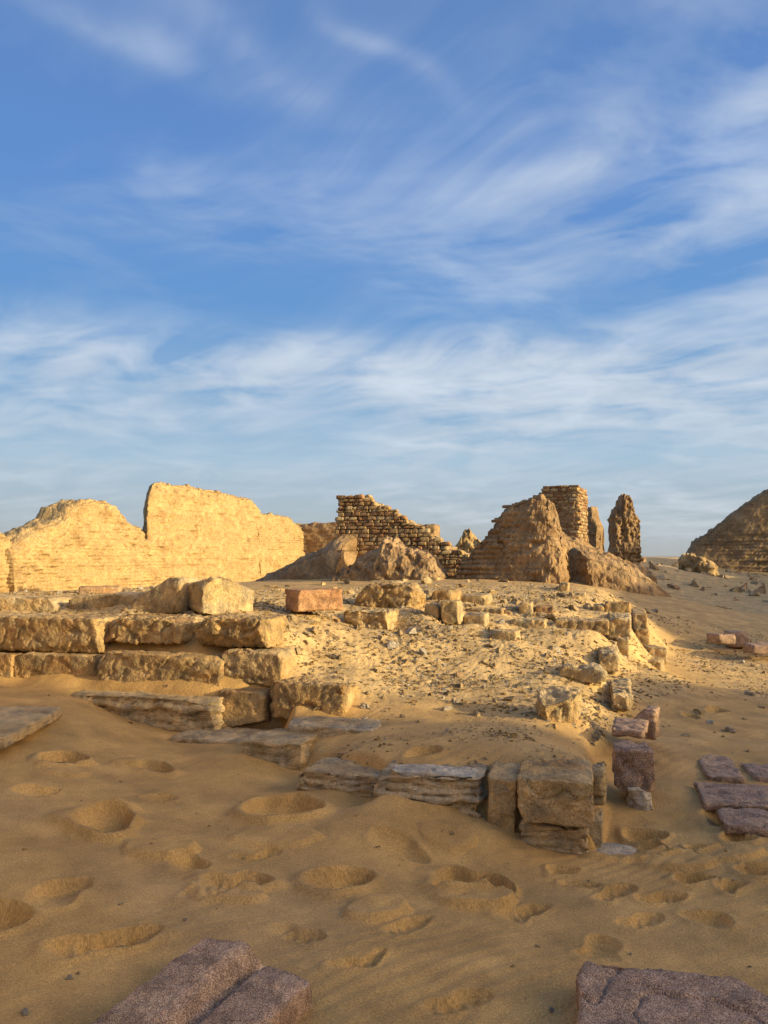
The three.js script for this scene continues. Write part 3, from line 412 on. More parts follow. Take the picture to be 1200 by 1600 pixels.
loose('half_buried_slab', 'smooth thin slab half sunk in the sand drift at the left edge', 'stone slab', [-2.98, .34, -5.65, .9, .08, 1.05, -4], { pal: PAL.pale, chips: 2, round: 0.009, rough: .006 }, M.layered, [0, -.02]);
loose('cream_boulder', 'large cream rock with a bright right face, sitting in the sand below the slope', 'rock', [1.372, 0.291, -6.167, 0.347, 0.263, 0.3, -6], { pal: PAL.yellow, chips: 7, chip: .3, round: 0.012, rough: .02 }, M.stone, [.1, -.12]);
loose('rounded_boulder', 'long rounded yellow boulder lying on the platform right of the cream rock', 'rock', [1.911, 0.407, -7.469, 0.424, 0.145, 0.3, 20], { pal: PAL.yellow, chips: 6, chip: .35, round: 0.048, rough: .03 }, M.stone);
loose('pale_rounded_block', 'rounded pale block resting behind the small squared block on the right', 'stone block', [3.878, 0.06, -11.155, 0.326, 0.252, 0.4, 14], { pal: PAL.pale, chips: 7, chip: .3, round: 0.042 }, M.stone);
loose('pale_square_block', 'small squared pale block with sunlit end at the right foot of the platform', 'stone block', [3.688, -0.007, -10.6, 0.229, 0.206, 0.32, 24], { pal: PAL.yellow, chips: 2, chip: .1, round: 0.009 }, M.stone);
loose('upright_granite_slab', 'pointed granite slab standing upright above the square granite block', 'stone slab', [2.089, 0.168, -6.24, 0.186, 0.241, 0.2, 30], { pal: PAL.granite, chips: 3, chip: .12, round: 0.006, cut: [[-.8, .6, 0, .07]] }, M.granite, [0, -.05]);
loose('flat_granite_slab', 'rough flat pale granite slab below the pointed slab', 'stone slab', [1.887, 0.269, -5.97, 0.243, 0.056, 0.45, 20], { pal: PAL.granite, chips: 5, chip: .3, round: 0.012 }, M.granite);
loose('square_granite_block', 'square grey-brown granite block standing alone right of the corner blocks', 'stone block', [1.686, 0.045, -5.276, 0.25, 0.282, 0.3, 10], { pal: PAL.granite, chips: 5, chip: .16, round: 0.018, step: .014, rough: .014 }, M.granite);
loose('buried_limestone_block', 'whitish layered stone poking from the sand under the square granite block', 'rock', [1.689, -0.086, -5.185, 0.159, 0.18, 0.2, 10], { pal: PAL.white, beds: .012, bedH: .03, chips: 6, chip: .25, step: .014 }, M.layered);
loose('granite_paving_slab', 'topmost of the sunken granite paving slabs at right, pointed lower corner', 'stone slab', [2.513, 0.026, -5.869, 0.262, 0.063, 0.62, 14], { pal: PAL.granite, chips: 4, chip: .3, round: 0.009, step: .02 }, M.granite);
loose('granite_paving_slab', 'longest of the sunken granite paving slabs, between the two others at right', 'stone slab', [2.411, 0.035, -5.158, 0.621, 0.056, 0.48, 14], { pal: PAL.granite, chips: 4, chip: .3, round: 0.009, step: .02 }, M.granite);
loose('granite_paving_slab', 'nearest of the sunken granite paving slabs at the right edge, above footprints', 'stone slab', [2.343, 0.028, -4.713, 0.596, 0.052, 0.34, 14], { pal: PAL.granite, chips: 4, chip: .3, round: 0.009, step: .02 }, M.granite);
loose('granite_paving_slab', 'small dark granite slab cut by the right edge beside the topmost paving slab', 'stone slab', [2.846, 0.017, -5.778, 0.284, 0.063, 0.4, 8], { pal: PAL.granite, chips: 4, chip: .2, round: 0.012, step: .02 }, M.granite);
loose('dark_stone_slab', 'dark buried slab cut by the right edge in the near sand', 'stone slab', [1.805, -0.2, -3.775, 0.239, 0.164, 0.35, 0], { pal: PAL.granite, chips: 4, chip: .3, round: 0.018, step: .02 }, M.granite, [-.1, 0]);
loose('large_granite_slab', 'large worn granite slab lying in the bottom right corner', 'stone slab', [0.975, -0.065, -2.538, 0.684, 0.176, 0.66, 14], { pal: PAL.granite, chips: 4, chip: .12, round: 0.024, step: .009, rough: .012, cut: [[.75, 0, -.66, .36]] }, M.granite, [.02, 0]);
for (const [b, label, pal] of [[[6.265, 0.007, -13.77, 0.316, 0.268, 0.4, 10], 'squared granite block behind its smaller neighbour on the right plain', 'granite'], [[5.834, 0.097, -13.402, 0.338, 0.173, 0.35, -10], 'rounded fallen block in front of the squared one on the right plain', 'granite'], [[6.843, -0.057, -17.186, 0.244, 0.307, 0.4, 6], 'small upright block beside the dark rubble on the far right plain', 'granite'], [[6.286, 0.021, -12.83, 0.544, 0.144, 0.5, 4], 'low flat block at the right edge of the plain', 'granite']])
  loose('fallen_block', label, 'stone block', b, { pal: PAL[pal], chips: 5, chip: .2, round: 0.024, step: .035 }, M.granite);

// the grooved granite piece in the bottom left corner: one worked block, a channel cut along it
{
  const at = [-.70, .03, -3.08], yaw = 22, W = .50, Lg = 1.1, pos = [], uv = [], col = [], idx = [];
  const prof = [[0, -.1], [0, .09], [.012, .105], [.195, .125], [.225, .105], [.262, .045], [.285, .038], [.30, .075], [.315, .092], [.34, .098], [.475, .085], [.497, .066], [.50, .04], [.50, -.1]];
  const line = []; for (let i = 0; i < prof.length - 1; i++) { const n = Math.max(1, Math.round(Math.hypot(prof[i + 1][0] - prof[i][0], prof[i + 1][1] - prof[i][1]) / .008)); for (let k = 0; k < n; k++) line.push([mix(prof[i][0], prof[i + 1][0], k / n), mix(prof[i][1], prof[i + 1][1], k / n)]); } line.push(prof[prof.length - 1]);
  const nl = 120, cap = 14, run = [0]; for (let i = 1; i < line.length; i++) run.push(run[i - 1] + Math.hypot(line[i][0] - line[i - 1][0], line[i][1] - line[i - 1][1]));
  for (let j = -cap; j <= nl; j++) for (let i = 0; i < line.length; i++) {
    const k = j < 0 ? (j + cap) / cap : 1, x = mix(.25, line[i][0], k < 1 ? Math.sqrt(k) : 1), y0 = mix(-.1, line[i][1], k), z = Math.max(0, j) / nl * Lg, off = j <= 0 ? .02 * noise(x * 9, y0 * 9, 3) : 0;
    const d = .010 * fbm(x * 7, y0 * 7, z * 7, 4) + .005 * fbm(x * 26, y0 * 26, z * 26, 3), in0 = Math.max(0, .1 - z) * .25 * (line[i][0] > .3 ? 1 : .5) * smooth(0, .1, y0);
    pos.push(x + d * .6 * (x > .25 ? 1 : -1), y0 + d * (y0 > 0 ? 1 : .2) - in0, z + off + (line[i][0] > .29 ? .035 : 0) + .06 * line[i][0]); uv.push(run[i], z + (j < 0 ? -(1 - k) * .2 : 0)); tint(col, PAL.granite, x, y0, z, 4);
  }
  const n = line.length; for (let j = 0; j < nl + cap; j++) for (let i = 0; i < n - 1; i++) { const a = j * n + i, b = a + n; idx.push(a, b, b + 1, a, b + 1, a + 1); }
  const o = mesh('grooved_granite_block', finish(pos, uv, col, idx), M.granite); o.position.set(at[0], at[1], at[2]); o.rotation.y = -yaw * Math.PI / 180;
  tag(o, 'purplish granite block with a channel cut along it in the bottom left corner', 'stone block');
}

// ---------------------------------------------------------------- the great mud-brick walls on the left
{
  const o = group('mud_brick_wall', 'tall sunlit mud-brick enclosure wall with broken tops, running along the left', 'mud brick wall', [-9, .3, -31]), og = [-9, .3, -31];
  const line = (t) => [-5.55 - .342 * t, -45.4 + .94 * t];
  const seg = (t0, t1, tops, x) => mesh('wall_section', earth({ a: line(t0), b: line(t1), base: -.4, top: tops, thick: 2.4, e: .22, batter: .22, amp: .13, course: .125, courseAmp: .035, fine: .045, pits: .11, pal: PAL.wall, origin: og, ns: Math.round(Math.abs(t1 - t0) * 24), nq: 190, ...x }), M.mud, o);
  seg(30, 21.2, [[0, 2.4], [.3, 2.3], [.6, 2.55], [.85, 2.62], [.95, 2.4], [1, 1.9]], { seed: 1 });
  seg(21.7, 13.2, [[0, 1.9], [.05, 2.1], [.11, 2.42], [.256, 2.85], [.318, 3.35], [.4, 3.66], [.46, 3.74], [.55, 3.66], [.62, 3.45], [.74, 2.9], [.8, 2.7], [1, 2.5]], { seed: 2, e: .26, thick: 2.2, off: .28 });
  seg(14.95, 5.3, [[0, 4.0], [.012, 4.4], [.035, 4.66], [.1, 4.8], [.5, 4.78], [.85, 4.62], [.97, 4.5], [1, 4.0]], { seed: 3, lean: -.05, skew: 1.2, e: .26 });
  seg(5.5, .2, [[0, 4.02], [.4, 3.98], [.8, 3.86], [1, 3.5]], { seed: 4, bend: -.2 });
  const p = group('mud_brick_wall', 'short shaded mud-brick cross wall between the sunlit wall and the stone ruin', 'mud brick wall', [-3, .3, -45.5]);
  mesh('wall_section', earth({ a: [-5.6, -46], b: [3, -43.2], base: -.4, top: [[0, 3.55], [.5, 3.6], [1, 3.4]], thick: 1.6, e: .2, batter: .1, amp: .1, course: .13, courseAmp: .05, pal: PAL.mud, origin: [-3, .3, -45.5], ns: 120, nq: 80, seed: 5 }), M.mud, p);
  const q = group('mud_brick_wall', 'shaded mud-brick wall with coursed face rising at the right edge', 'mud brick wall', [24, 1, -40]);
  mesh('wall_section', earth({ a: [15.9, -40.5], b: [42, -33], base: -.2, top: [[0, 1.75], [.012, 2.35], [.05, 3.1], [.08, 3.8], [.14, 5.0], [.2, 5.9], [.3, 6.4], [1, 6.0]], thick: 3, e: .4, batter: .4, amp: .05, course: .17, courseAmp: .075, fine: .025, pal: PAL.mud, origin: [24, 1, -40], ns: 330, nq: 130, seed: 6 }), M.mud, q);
  const l = group('mud_brick_wall', 'added mud-brick wall left of the platform, outside the view, bouncing warm sunlight onto the near sand', 'mud brick wall', [-8, 0, 0]);  // unseen wall, added so its sunlit face warms the shaded foreground
  mesh('wall_section', earth({ a: [-7.6, -12], b: [-9, 16], base: -.3, top: [[0, 4.6], [.1, 5.4], [.5, 5.8], [1, 5.5]], thick: 2, e: .25, batter: .2, amp: .12, course: .12, courseAmp: .02, pal: PAL.wall, origin: [-8, 0, 0], ns: 120, nq: 60, seed: 8 }), M.mud, l);
  // the side of the enclosure that the low sun stands behind: right of the view, it shades the near sand
  const r = group('mud_brick_wall', 'long uneven mud-brick enclosure wall to the right of the platform, outside the view', 'mud brick wall', [19, 0, 0]);
  const W = (z) => [19 - .287 * z, z];
  mesh('wall_section', earth({ a: W(-34), b: W(30), base: -.3, top: [[-34, 5], [-31, 5.2], [-30, 4.4], [-29.4, 3.0], [-27.6, 3.0], [-26.8, 4.8], [-25, 5.4], [-18, 5.2], [-15, 4.7], [-12, 4.3], [-9, 4.3], [-7.8, 3.9], [-7.0, 2.6], [-4, 2.4], [-3.3, 3.2], [-2, 3.6], [1.1, 3.7], [1.4, 4.6], [1.75, 5.6], [2.5, 6.1], [10, 6.4], [30, 6]].map(([z, h]) => [(z + 34) / 64, h + .65]), thick: 2, e: .25, batter: .2, amp: .12, course: .12, courseAmp: .02, pal: PAL.wall, origin: [19, 0, 0], ns: 420, nq: 60, seed: 7 }), M.mud, r);
}

// ---------------------------------------------------------------- the stone and mud ruins in the middle
const RU = 16 * Math.PI / 180, smallStones = [];
for (const [k, pal] of ['mud', 'ochre', 'red', 'pale', 'yellow', 'mud', 'red', 'ochre'].entries()) smallStones.push(stone(1, .5, .7, { seed: 300 + k, pal: PAL[pal], step: .2, round: .07, rough: .06, chips: 5, chip: .3, warp: .05 }));
const squared = ['mud', 'ochre', 'mud', 'red', 'ochre', 'mud', 'red', 'pale'].map((p, k) => stone(1, .5, .7, { seed: 330 + k, pal: PAL[p], step: .17, round: .035, rough: .035, chips: 4, chip: .14, warp: .03 }));
// face of rough stones: laid in uneven courses from p0 along direction u, below a top line, each one a part
function stoneFace(o, p0, dir, len, y0, topAt, out, seed, ch = .105, cl = .24) {
  const r = rng(seed); let y = y0;
  while (y < 6) {
    const h = ch * (.7 + .7 * r()); let s = -.02 - r() * .1, any = false;
    while (s < len) {
      const l = cl * (.45 + 1.1 * r()), m = s + l / 2;
      if (y + h * .7 < topAt(clamp(m / len)) && m < len + .03) {
        const k = mesh('stone', (r() < .75 ? squared : smallStones)[Math.floor(r() * 8)], M.rubble, o); any = true;
        k.scale.set(l * 1.03, h * 2.04, .34); k.rotation.set((r() - .5) * .08, Math.atan2(-dir[1], dir[0]) + (r() - .5) * .09, (r() - .5) * .08);
        const f = out - .02 + .03 * r(); k.position.set(p0[0] + dir[0] * m - dir[1] * f - o.position.x, y - o.position.y, p0[1] + dir[1] * m + dir[0] * f - o.position.z);
      }
      s += l * (1.0 + .06 * r());
    }
    if (!any && y > y0 + .4) break; y += h;
  }
}
const U = [Math.cos(RU), Math.sin(RU)];
{ // sloping stone wall
  const A = [-1.047, 1.165, -21], B = [2.359, 1.02, -20], at = [A[0], .7, A[2]], o = group('rubble_stone_wall', 'dark rubble-stone wall sloping down to the right, sunlit along its broken top', 'ruined wall', at);
  const dx = B[0] - A[0], dz = B[2] - A[2], l = Math.hypot(dx, dz), dir = [dx / l, dz / l];
  const top = [[0, 3.30], [.17, 3.30], [.26, 3.1], [.4, 2.86], [.55, 2.52], [.7, 2.2], [.85, 1.88], [1, 1.6]], tA = (s) => { let k = 0; while (k < top.length - 2 && top[k + 1][0] < s) k++; return mix(top[k][1], top[k + 1][1], clamp((s - top[k][0]) / (top[k + 1][0] - top[k][0]))); };
  mesh('core', earth({ a: [A[0] + .05, A[2]], b: [B[0], B[2]], base: .5, top: top.map(([s, y]) => [s, y - .1]), thick: 1.02, e: .16, batter: .03, amp: .02, fine: .03, pal: PAL.mud, origin: at, ns: 70, nq: 60, seed: 11 }), M.mud, o);
  stoneFace(o, [A[0], A[2]], dir, l, 1.1, tA, .44, 31, .088, .2);
  const r = rng(5); for (let i = 0; i < 46; i++) { const s = .12 + .86 * r(), k = mesh('stone', smallStones[[4, 3, 1, 4][i % 4]], M.rubble, o); k.scale.set(.12 + .16 * r(), .1 + .12 * r(), .14 + .14 * r()); k.rotation.set(r() - .5, r() * 3, r() - .5); const w = (r() - .5) * .8; k.position.set(A[0] + dx * s - dir[1] * w - at[0], tA(s) - .17 + .04 * r() - at[1], A[2] + dz * s + dir[0] * w - at[2]); }
}
function heap(name, label, category, o, material = M.mud) { const g = group(name, label, category, [o.a[0], o.base, o.a[1]]); mesh('mass', earth({ ...o, origin: [o.a[0], o.base, o.a[1]] }), material, g); return g; }
const xz = (p) => [p[0], p[2]];
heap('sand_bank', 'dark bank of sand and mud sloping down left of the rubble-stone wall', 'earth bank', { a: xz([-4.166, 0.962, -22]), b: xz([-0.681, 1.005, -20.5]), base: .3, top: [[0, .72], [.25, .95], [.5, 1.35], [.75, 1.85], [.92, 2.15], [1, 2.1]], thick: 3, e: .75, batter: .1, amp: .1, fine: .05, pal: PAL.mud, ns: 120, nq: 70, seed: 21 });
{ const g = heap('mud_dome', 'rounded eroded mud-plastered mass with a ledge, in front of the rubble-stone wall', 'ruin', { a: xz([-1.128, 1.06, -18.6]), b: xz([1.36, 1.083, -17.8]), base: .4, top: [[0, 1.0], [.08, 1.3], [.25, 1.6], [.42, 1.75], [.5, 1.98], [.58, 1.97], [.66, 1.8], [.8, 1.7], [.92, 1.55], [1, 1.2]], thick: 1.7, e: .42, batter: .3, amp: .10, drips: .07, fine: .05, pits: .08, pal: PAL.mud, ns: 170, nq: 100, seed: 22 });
  const led = (b, pal) => { const m = mesh('ledge_block', stone(b[3], b[4], b[5], { seed: seedNo++, pal: PAL[pal], chips: 2, round: .02, step: .05 }), M.stone, g); put(m, b); m.position.sub(g.position); };
  led([0.122, 0.942, -16.924, 0.869, 0.14, 0.3, 16], 'pale'); led([0.876, 0.876, -16.897, 0.342, 0.194, 0.3, 16], 'ochre'); led([1.093, 0.908, -16.813, 0.226, 0.249, 0.3, 16], 'yellow'); led([1.197, 0.83, -16.713, 0.224, 0.192, 0.3, 16], 'yellow'); }
heap('mud_brick_remnant', 'small ragged sunlit mud-brick spire in the gap between the two ruins', 'ruin', { a: xz([2.594, 1.384, -26]), b: xz([3.261, 1.386, -25.8]), base: .5, top: [[0, 2.0], [.25, 2.5], [.45, 2.55], [.6, 2.3], [1, 2.2]], thick: .6, e: .3, amp: .14, fine: .1, drips: .06, pal: PAL.wall, ns: 40, nq: 50, seed: 23 });
{ const g = heap('mud_ruin', 'large eroded mud ruin with a stepped left edge and a vertical rib, centre right', 'ruin', { a: xz([1.905, 1.072, -18.2]), b: xz([4.057, 1.101, -17.2]), base: .3, top: [[0, 1.55], [.12, 1.75], [.22, 2.05], [.35, 2.4], [.45, 2.72], [.55, 2.85], [.72, 2.9], [.8, 2.93], [.88, 2.75], [.94, 2.2], [1, 1.9]], thick: 1.5, e: .28, batter: .5, amp: .09, drips: .03, fine: .04, course: .12, courseAmp: .035, pits: .09, pal: PAL.mud, ns: 190, nq: 120, seed: 24 });
  mesh('rib', earth({ a: xz([3.463, 1.108, -16.95]), b: xz([3.862, 1.111, -16.85]), base: .3, top: [[0, 2.55], [.4, 2.85], [.7, 2.75], [1, 2.3]], thick: .7, e: .5, batter: .7, lean: .28, amp: .1, drips: .1, fine: .07, pal: PAL.mud, origin: [g.position.x, g.position.y, g.position.z], ns: 50, nq: 80, seed: 25 }), M.mud, g);
  const r = rng(77), A = [1.904, 1.303, -17.9], N = 64; // courses showing in the broken left edge
  for (let i = 0; i < N; i++) { const t = i / N, y = 1.3 + 1.55 * t, k = mesh('stone', smallStones[i % 8], M.rubble, g); k.scale.set(.2 + .14 * r(), .14, .3); k.rotation.y = -RU + (r() - .5) * .3; const s = .02 + .42 * Math.pow(t, .8) + .12 * r(); k.position.set(A[0] + s * 2.2 - g.position.x, y - .06 - g.position.y, A[2] + .5 * s + (r() - .8) * .5 - g.position.z); }
  const led = (b, pal) => { const m = mesh('ledge_block', stone(b[3], b[4], b[5], { seed: seedNo++, pal: PAL[pal], chips: 2, round: .02, step: .05 }), M.stone, g); put(m, b); m.position.sub(g.position); };
  led([1.82, 0.785, -16.547, 0.329, 0.258, 0.4, 16], 'pale'); led([1.899, 0.715, -16.311, 0.593, 0.187, 0.4, 16], 'mud'); }
{ // square stone pier behind
  const A = [4.64, 1.413, -22.5], B = [5.671, 1.417, -22], at = [A[0], 1, A[2]], o = group('stone_pier', 'square pier of orange rubble stone rising behind the mud ruin, right side lit', 'stone pier', at), dx = B[0] - A[0], dz = B[2] - A[2], l = Math.hypot(dx, dz), dir = [dx / l, dz / l];
  const top = (s) => mix(3.52, 3.62, Math.min(1, s * 3)) - .12 * (s < .1);
  mesh('core', earth({ a: xz(A), b: [B[0] - .04, B[2]], base: .4, top: [[0, 3.35], [.3, 3.5], [1, 3.52]], thick: 1.37, e: .1, batter: .02, amp: .01, fine: .02, pal: PAL.mud, origin: at, ns: 30, nq: 50, seed: 12 }), M.mud, o);
  const F = .58; stoneFace(o, xz(A), dir, l, 1.3, top, F, 41, .085, .17);
  stoneFace(o, [B[0] - dir[1] * .62 - dir[0] * .09, B[2] + dir[0] * .62 - dir[1] * .09], [dir[1], -dir[0]], 1.25, 1.3, () => 3.62, .02, 43, .085, .2);
}
heap('stone_pier', 'thin upright slab of wall standing just right behind the square pier', 'stone pier', { a: xz([6.611, 1.392, -25]), b: xz([6.934, 1.396, -24.6]), base: .4, top: [[0, 3.2], [.6, 3.2], [.7, 2.9], [1, 2.6]], thick: .5, e: .2, batter: .1, amp: .04, fine: .05, course: .12, courseAmp: .03, pal: PAL.mud, ns: 24, nq: 60, seed: 26 });
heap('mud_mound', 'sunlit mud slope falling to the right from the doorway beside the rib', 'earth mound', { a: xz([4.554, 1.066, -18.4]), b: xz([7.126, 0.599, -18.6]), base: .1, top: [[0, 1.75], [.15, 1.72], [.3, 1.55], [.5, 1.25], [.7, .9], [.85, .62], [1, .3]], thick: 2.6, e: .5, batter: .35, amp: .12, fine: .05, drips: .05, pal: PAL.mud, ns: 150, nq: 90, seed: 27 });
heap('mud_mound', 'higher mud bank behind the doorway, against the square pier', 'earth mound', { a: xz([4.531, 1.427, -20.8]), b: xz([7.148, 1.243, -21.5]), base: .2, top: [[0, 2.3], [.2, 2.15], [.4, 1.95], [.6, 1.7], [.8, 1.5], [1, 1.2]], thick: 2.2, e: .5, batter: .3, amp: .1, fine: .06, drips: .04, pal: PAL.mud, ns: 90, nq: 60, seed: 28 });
heap('stone_pier', 'isolated two-stepped mud-brick pillar standing alone right of the pier', 'stone pier', { a: xz([7.718, 1.384, -26]), b: xz([8.561, 1.384, -26]), base: .6, top: [[0, 3.0], [.06, 3.18], [.28, 3.24], [.31, 3.62], [.42, 3.74], [.64, 3.7], [.72, 3.5], [.82, 3.1], [1, 2.85]], thick: .9, e: .2, batter: .12, amp: .05, fine: .09, course: .13, courseAmp: .05, pal: PAL.mud, ns: 60, nq: 90, seed: 29 });
heap('orange_mud_lump', 'low orange mud-brick lump lit on the crest of the shaded rise at right', 'ruin', { a: xz([13.171, 1.177, -34]), b: xz([14.123, 0.998, -33]), base: .6, top: [[0, 1.6], [.15, 1.72], [.7, 1.55], [1, 1.25]], thick: .8, e: .4, amp: .14, fine: .12, drips: .08, pal: PAL.ochre, ns: 60, nq: 50, seed: 30 });

// ---------------------------------------------------------------- rubble: stones one can pick out are things, the gravel between them is stuff
const pebbles = []; for (const [k, pal] of ['pale', 'yellow', 'yellow', 'white', 'ochre', 'grey', 'pink', 'yellow'].entries()) pebbles.push(stone(1, .62, .8, { seed: 500 + k, pal: PAL[pal], step: .13, round: .07, rough: .08, chips: 9, chip: .6, warp: .08 }));
{
  const r = rng(99); let n = 0, tries = 0;
  const add = (x, z, s, label, grp, v, kind = 'rubble_stone') => { const o = mesh(kind, pebbles[v ?? Math.floor(r() * 8)], M.rubble); o.scale.set(s * (.8 + .5 * r()), s * (.7 + .5 * r()), s * (.8 + .5 * r())); o.rotation.set((r() - .5) * .7, r() * 6.28, (r() - .5) * .7); o.position.set(x, groundAt(x, z) - s * .16, z); tag(o, label, kind.replace('_', ' '), grp); };
  while (n < 280 && tries++ < 9000) {
    const z = -4.6 - Math.pow(r(), 1.2) * 8, x = (r() * 2 - 1) * .5 * -z, b = baseAt(x, z), rb = clamp(rubbleAt(x, z, b));
    if (x > 2.2 || r() > rb || noise(x * 1.3, 8, z * 1.3) < -.25 + .5 * r() - .3) continue;
    add(x, z, .045 + .10 * Math.pow(r(), 3), 'small pale limestone rubble stone on the sunlit slope of the platform', 'rubble on the platform slope'); n++;
  }
  for (let i = 0, t = 0; i < 120 && t < 5000; t++) {
    const z = -7.4 - r() * 5, x = -1 + r() * (4 - z * .12 - .2), b = baseAt(x, z); if (rubbleAt(x, z, b) < .5 || b < .55) continue;
    add(x, z, .10 + .17 * r() * r(), 'angular yellow limestone chunk lying among the low courses on top of the platform', 'chunks among the low courses', [1, 2, 7, 1, 4, 0][i % 6], 'limestone_chunk'); i++;
  }
  for (const p of [[-0.161, 0.35, -6.505, 0.1, 3], [-0.144, 0.33, -6.265, 0.07, 3], [0.216, 0.36, -6.564, 0.07, 4], [0.273, 0.31, -6.049, 0.07, 0], [0.144, 0.33, -6.24, 0.06, 0], [0.526, 0.35, -6.397, 0.09, 3], [0.63, 0.37, -6.654, 0.11, 4], [0.728, 0.33, -6.24, 0.1, 0], [0.793, 0.34, -6.343, 0.09, 5], [0.691, 0.36, -6.564, 0.1, 1], [0.842, 0.35, -6.397, 0.08, 1], [1.143, 0.31, -6.049, 0.07, 4], [1.263, 0.31, -5.871, 0.09, 0], [1.263, 0.31, -6.004, 0.07, 5], [1.125, 0.28, -5.237, 0.06, 4], [0.778, 0.29, -5.423, 0.07, 5], [0.574, 0.27, -5.005, 0.08, 0], [0.653, 0.28, -5.044, 0.06, 5], [0.962, 0.29, -5.334, 0.04, 0], [0.102, 0.27, -5.005, 0.07, 0], [0.465, 0.3, -5.666, 0.04, 3], [1.031, 0.48, -7.355, 0.1, 1], [0.703, 0.46, -7.106, 0.14, 1], [0.568, 0.41, -6.893, 0.1, 0], [0.713, 0.57, -8.219, 0.13, 1], [1.183, 0.55, -7.963, 0.11, 1], [-0.974, 0.78, -7.362, 0.16, 1], [-0.824, 0.76, -6.883, 0.07, 1], [-0.547, 0.7, -6.503, 0.12, 1], [-0.397, 0.74, -6.863, 0.11, 1], [1.026, 0.36, -6.564, 0.07, 5], [1.22, 0.44, -7.051, 0.08, 0], [1.258, 0.43, -6.94, 0.07, 4], [-2.286, 0.7, -7.905, 0.07, 0], [-2.165, 0.44, -6.656, 0.05, 1], [-1.935, 0.4, -6.95, 0.04, 1], [0.038, 0.72, -9.265, 0.09, 1], [0.456, 0.69, -9.184, 0.08, 6], [-0.129, 0.87, -10.384, 0.12, 6], [0, 0.58, -8.247, 0.08, 1], [-0.307, 0.4, -6.79, 0.08, 4], [-0.293, 0.44, -5.481, 0.08, 4]])
    add(p[0], p[2], p[3], 'larger broken limestone piece lying on the rubble slope or a block step', 'larger broken pieces on the slope', p[4], 'broken_stone');
  for (const p of [[2.928, 0, -7.503, 0.12, 0], [2.543, 0, -6.624, 0.08, 5], [3.08, 0, -7.648, 0.13, 1], [3.05, 0, -7.282, 0.08, 3], [3.831, 0, -9.491, 0.1, 1], [3.647, 0, -8.656, 0.05, 1], [4.547, 0, -10.917, 0.09, 1], [4.471, 0, -10.233, 0.08, 5], [5.185, 0, -11.426, 0.1, 1], [5.527, 0, -13.38, 0.12, 4], [5.556, 0, -12.937, 0.09, 0], [5.182, 0, -12.937, 0.1, 5], [4.608, 0, -12.134, 0.08, 1], [5.79, 0, -12.523, 0.14, 3], [5.81, 0, -12.134, 0.18, 0], [5.61, 0, -11.426, 0.14, 6], [4.249, 0, -9.054, 0.1, 3], [3.94, 0, -8.121, 0.09, 5], [3.091, 0, -6.974, 0.09, 3], [3.483, 0, -7.503, 0.08, 0], [5.794, 0, -14.913, 0.15, 4], [8.014, 0, -19.359, 0.22, 4], [8.014, 0, -18.441, 0.28, 4], [8.655, 0, -19.359, 0.2, 0], [8.774, 0.02, -20.771, 0.18, 5], [7.021, 0, -18.441, 0.16, 4], [3.938, -0, -11.102, 0.1, 4], [2.947, 0, -6.308, 0.06, 0]])
    add(p[0], p[2], p[3], 'loose stone scattered on the sandy plain to the right of the platform', 'stones on the right plain', p[4], 'scattered_stone');
  for (let i = 0; i < 130; i++) { const t = r(), z = -24 - 13 * r(), x = mix(8.5, 20, t) * (-z / 30); add(x, z, .22 + .5 * Math.pow(r(), 2), 'brown stone strewn on the shaded rise below the right-hand wall', 'stones on the shaded rise', [4, 0, 5, 6][i % 4], 'fallen_stone'); }
  for (const p of [[-1.194, 0, -3.021, 0.035, 3], [-1.263, 0, -2.795, 0.03, 3], [-1.175, 0, -3.048, 0.02, 0], [-1.18, 0.02, -3.551, 0.02, 3], [0.636, 0, -3.278, 0.022, 5], [0.587, 0, -2.807, 0.02, 3], [1.432, 0, -3.113, 0.035, 4], [-0.864, 0.02, -3.442, 0.02, 3], [0.501, 0, -3.104, 0.018, 0], [0.998, 0, -3.211, 0.016, 3]])
    add(p[0], p[2], p[3], 'tiny pale pebble lying on the shaded foreground sand', 'pebbles on the near sand', p[4], 'pebble');
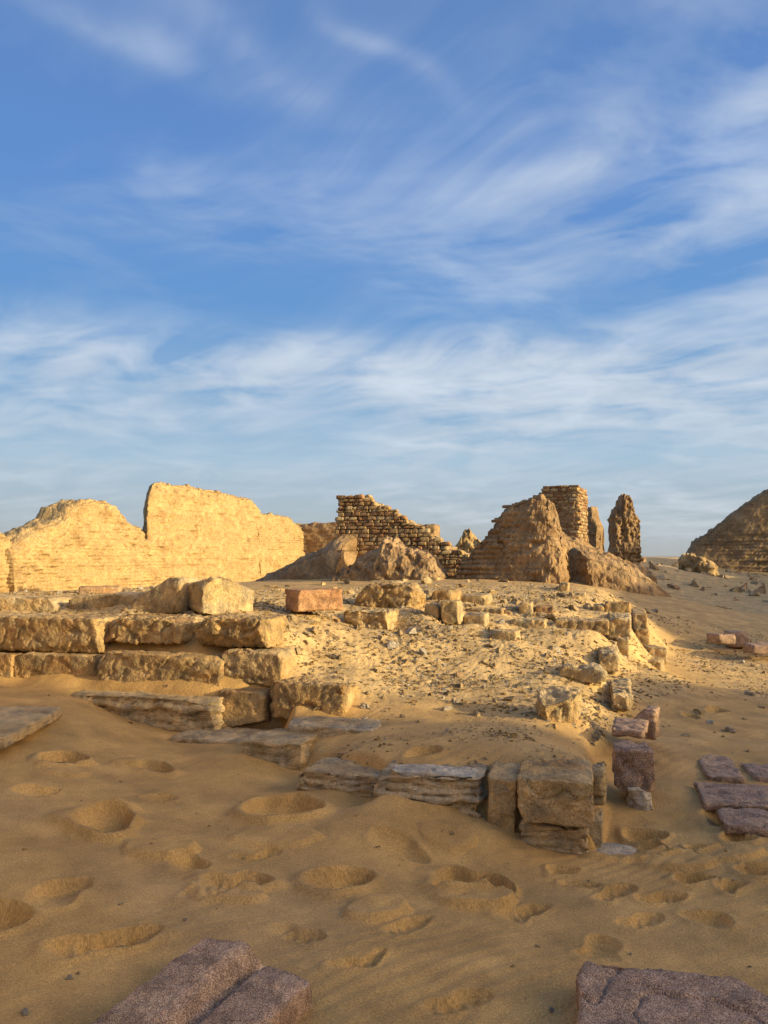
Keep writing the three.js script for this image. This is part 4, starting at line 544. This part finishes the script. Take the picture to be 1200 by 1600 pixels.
  for (let i = 0, t = 0; i < 70 && t < 900; t++) { const z = -12.6 - 4 * r(), x = -2.5 + 9 * r(); if (x > .4 * -z) continue; add(x, z, .10 + .24 * r() * r(), 'brown lump of fallen mud brick at the foot of the central ruins', 'debris at the foot of the ruins', [4, 0, 1, 4][i % 4], 'fallen_lump'); i++; }
  // gravel
  const spots = []; tries = 0;
  while (spots.length < 64000 && tries++ < 1200000) {
    const z = -3.9 - Math.pow(r(), 1.1) * 11, x = (r() * 2 - 1) * .55 * -z, b = baseAt(x, z), rb = clamp(rubbleAt(x, z, b)), c = noise(x * 1.1, 8, z * 1.1) + .6 * noise(x * 3, 3, z * 3);
    if (r() > rb * mix(.22, 1, smooth(-.4, .3, c)) + .008) continue;
    spots.push([x, z, .009 + .046 * Math.pow(r(), 3.2) * (rb > .3 ? 1 : .5)]);
  }
  for (let i = 0; i < 1100; i++) { const z = -1.9 - r() * 3.6, x = (r() * 2 - 1) * .55 * -z; spots.push([x, z, .004 + .010 * r() * r() * r()]); }
  for (let i = 0; i < 160; i++) { const a = r() * 6.28, d = Math.sqrt(r()) * .28, c = i % 2 ? [-.13, -5.42] : [.62, -5.5]; spots.push([c[0] + Math.cos(a) * d * 1.4, c[1] + Math.sin(a) * d * .8, .012 + .028 * r() * r()]); }
  const chips = ['yellow', 'white', 'yellow', 'wall', 'pale', 'white', 'pink', 'wall'].map((p, k) => stone(1, .55, .8, { seed: 700 + k, pal: PAL[p], step: .3, round: .05, rough: .06, chips: 9, chip: .6, warp: .1 }));
  const m4 = new THREE.Matrix4(), q = new THREE.Quaternion(), e = new THREE.Euler();
  for (let v = 0; v < 8; v++) {
    const mine = spots.filter((_, i) => i % 8 === v), im = new THREE.InstancedMesh(chips[v], M.rubble, mine.length);
    mine.forEach(([x, z, s], i) => { e.set(r() - .5, r() * 6.28, r() - .5); m4.compose(new THREE.Vector3(x, groundAt(x, z) - s * .2, z), q.setFromEuler(e), new THREE.Vector3(s * (.8 + .7 * r()), s * (.7 + .6 * r()), s * (.8 + .7 * r()))); im.setMatrixAt(i, m4); });
    im.name = numbered('gravel'); im.castShadow = im.receiveShadow = true; im.userData = { kind: 'stuff', label: 'fine limestone gravel strewn over the rubble slope and the sand', category: 'gravel' }; scene.add(im);
  }
}
renderer.render(scene, camera);
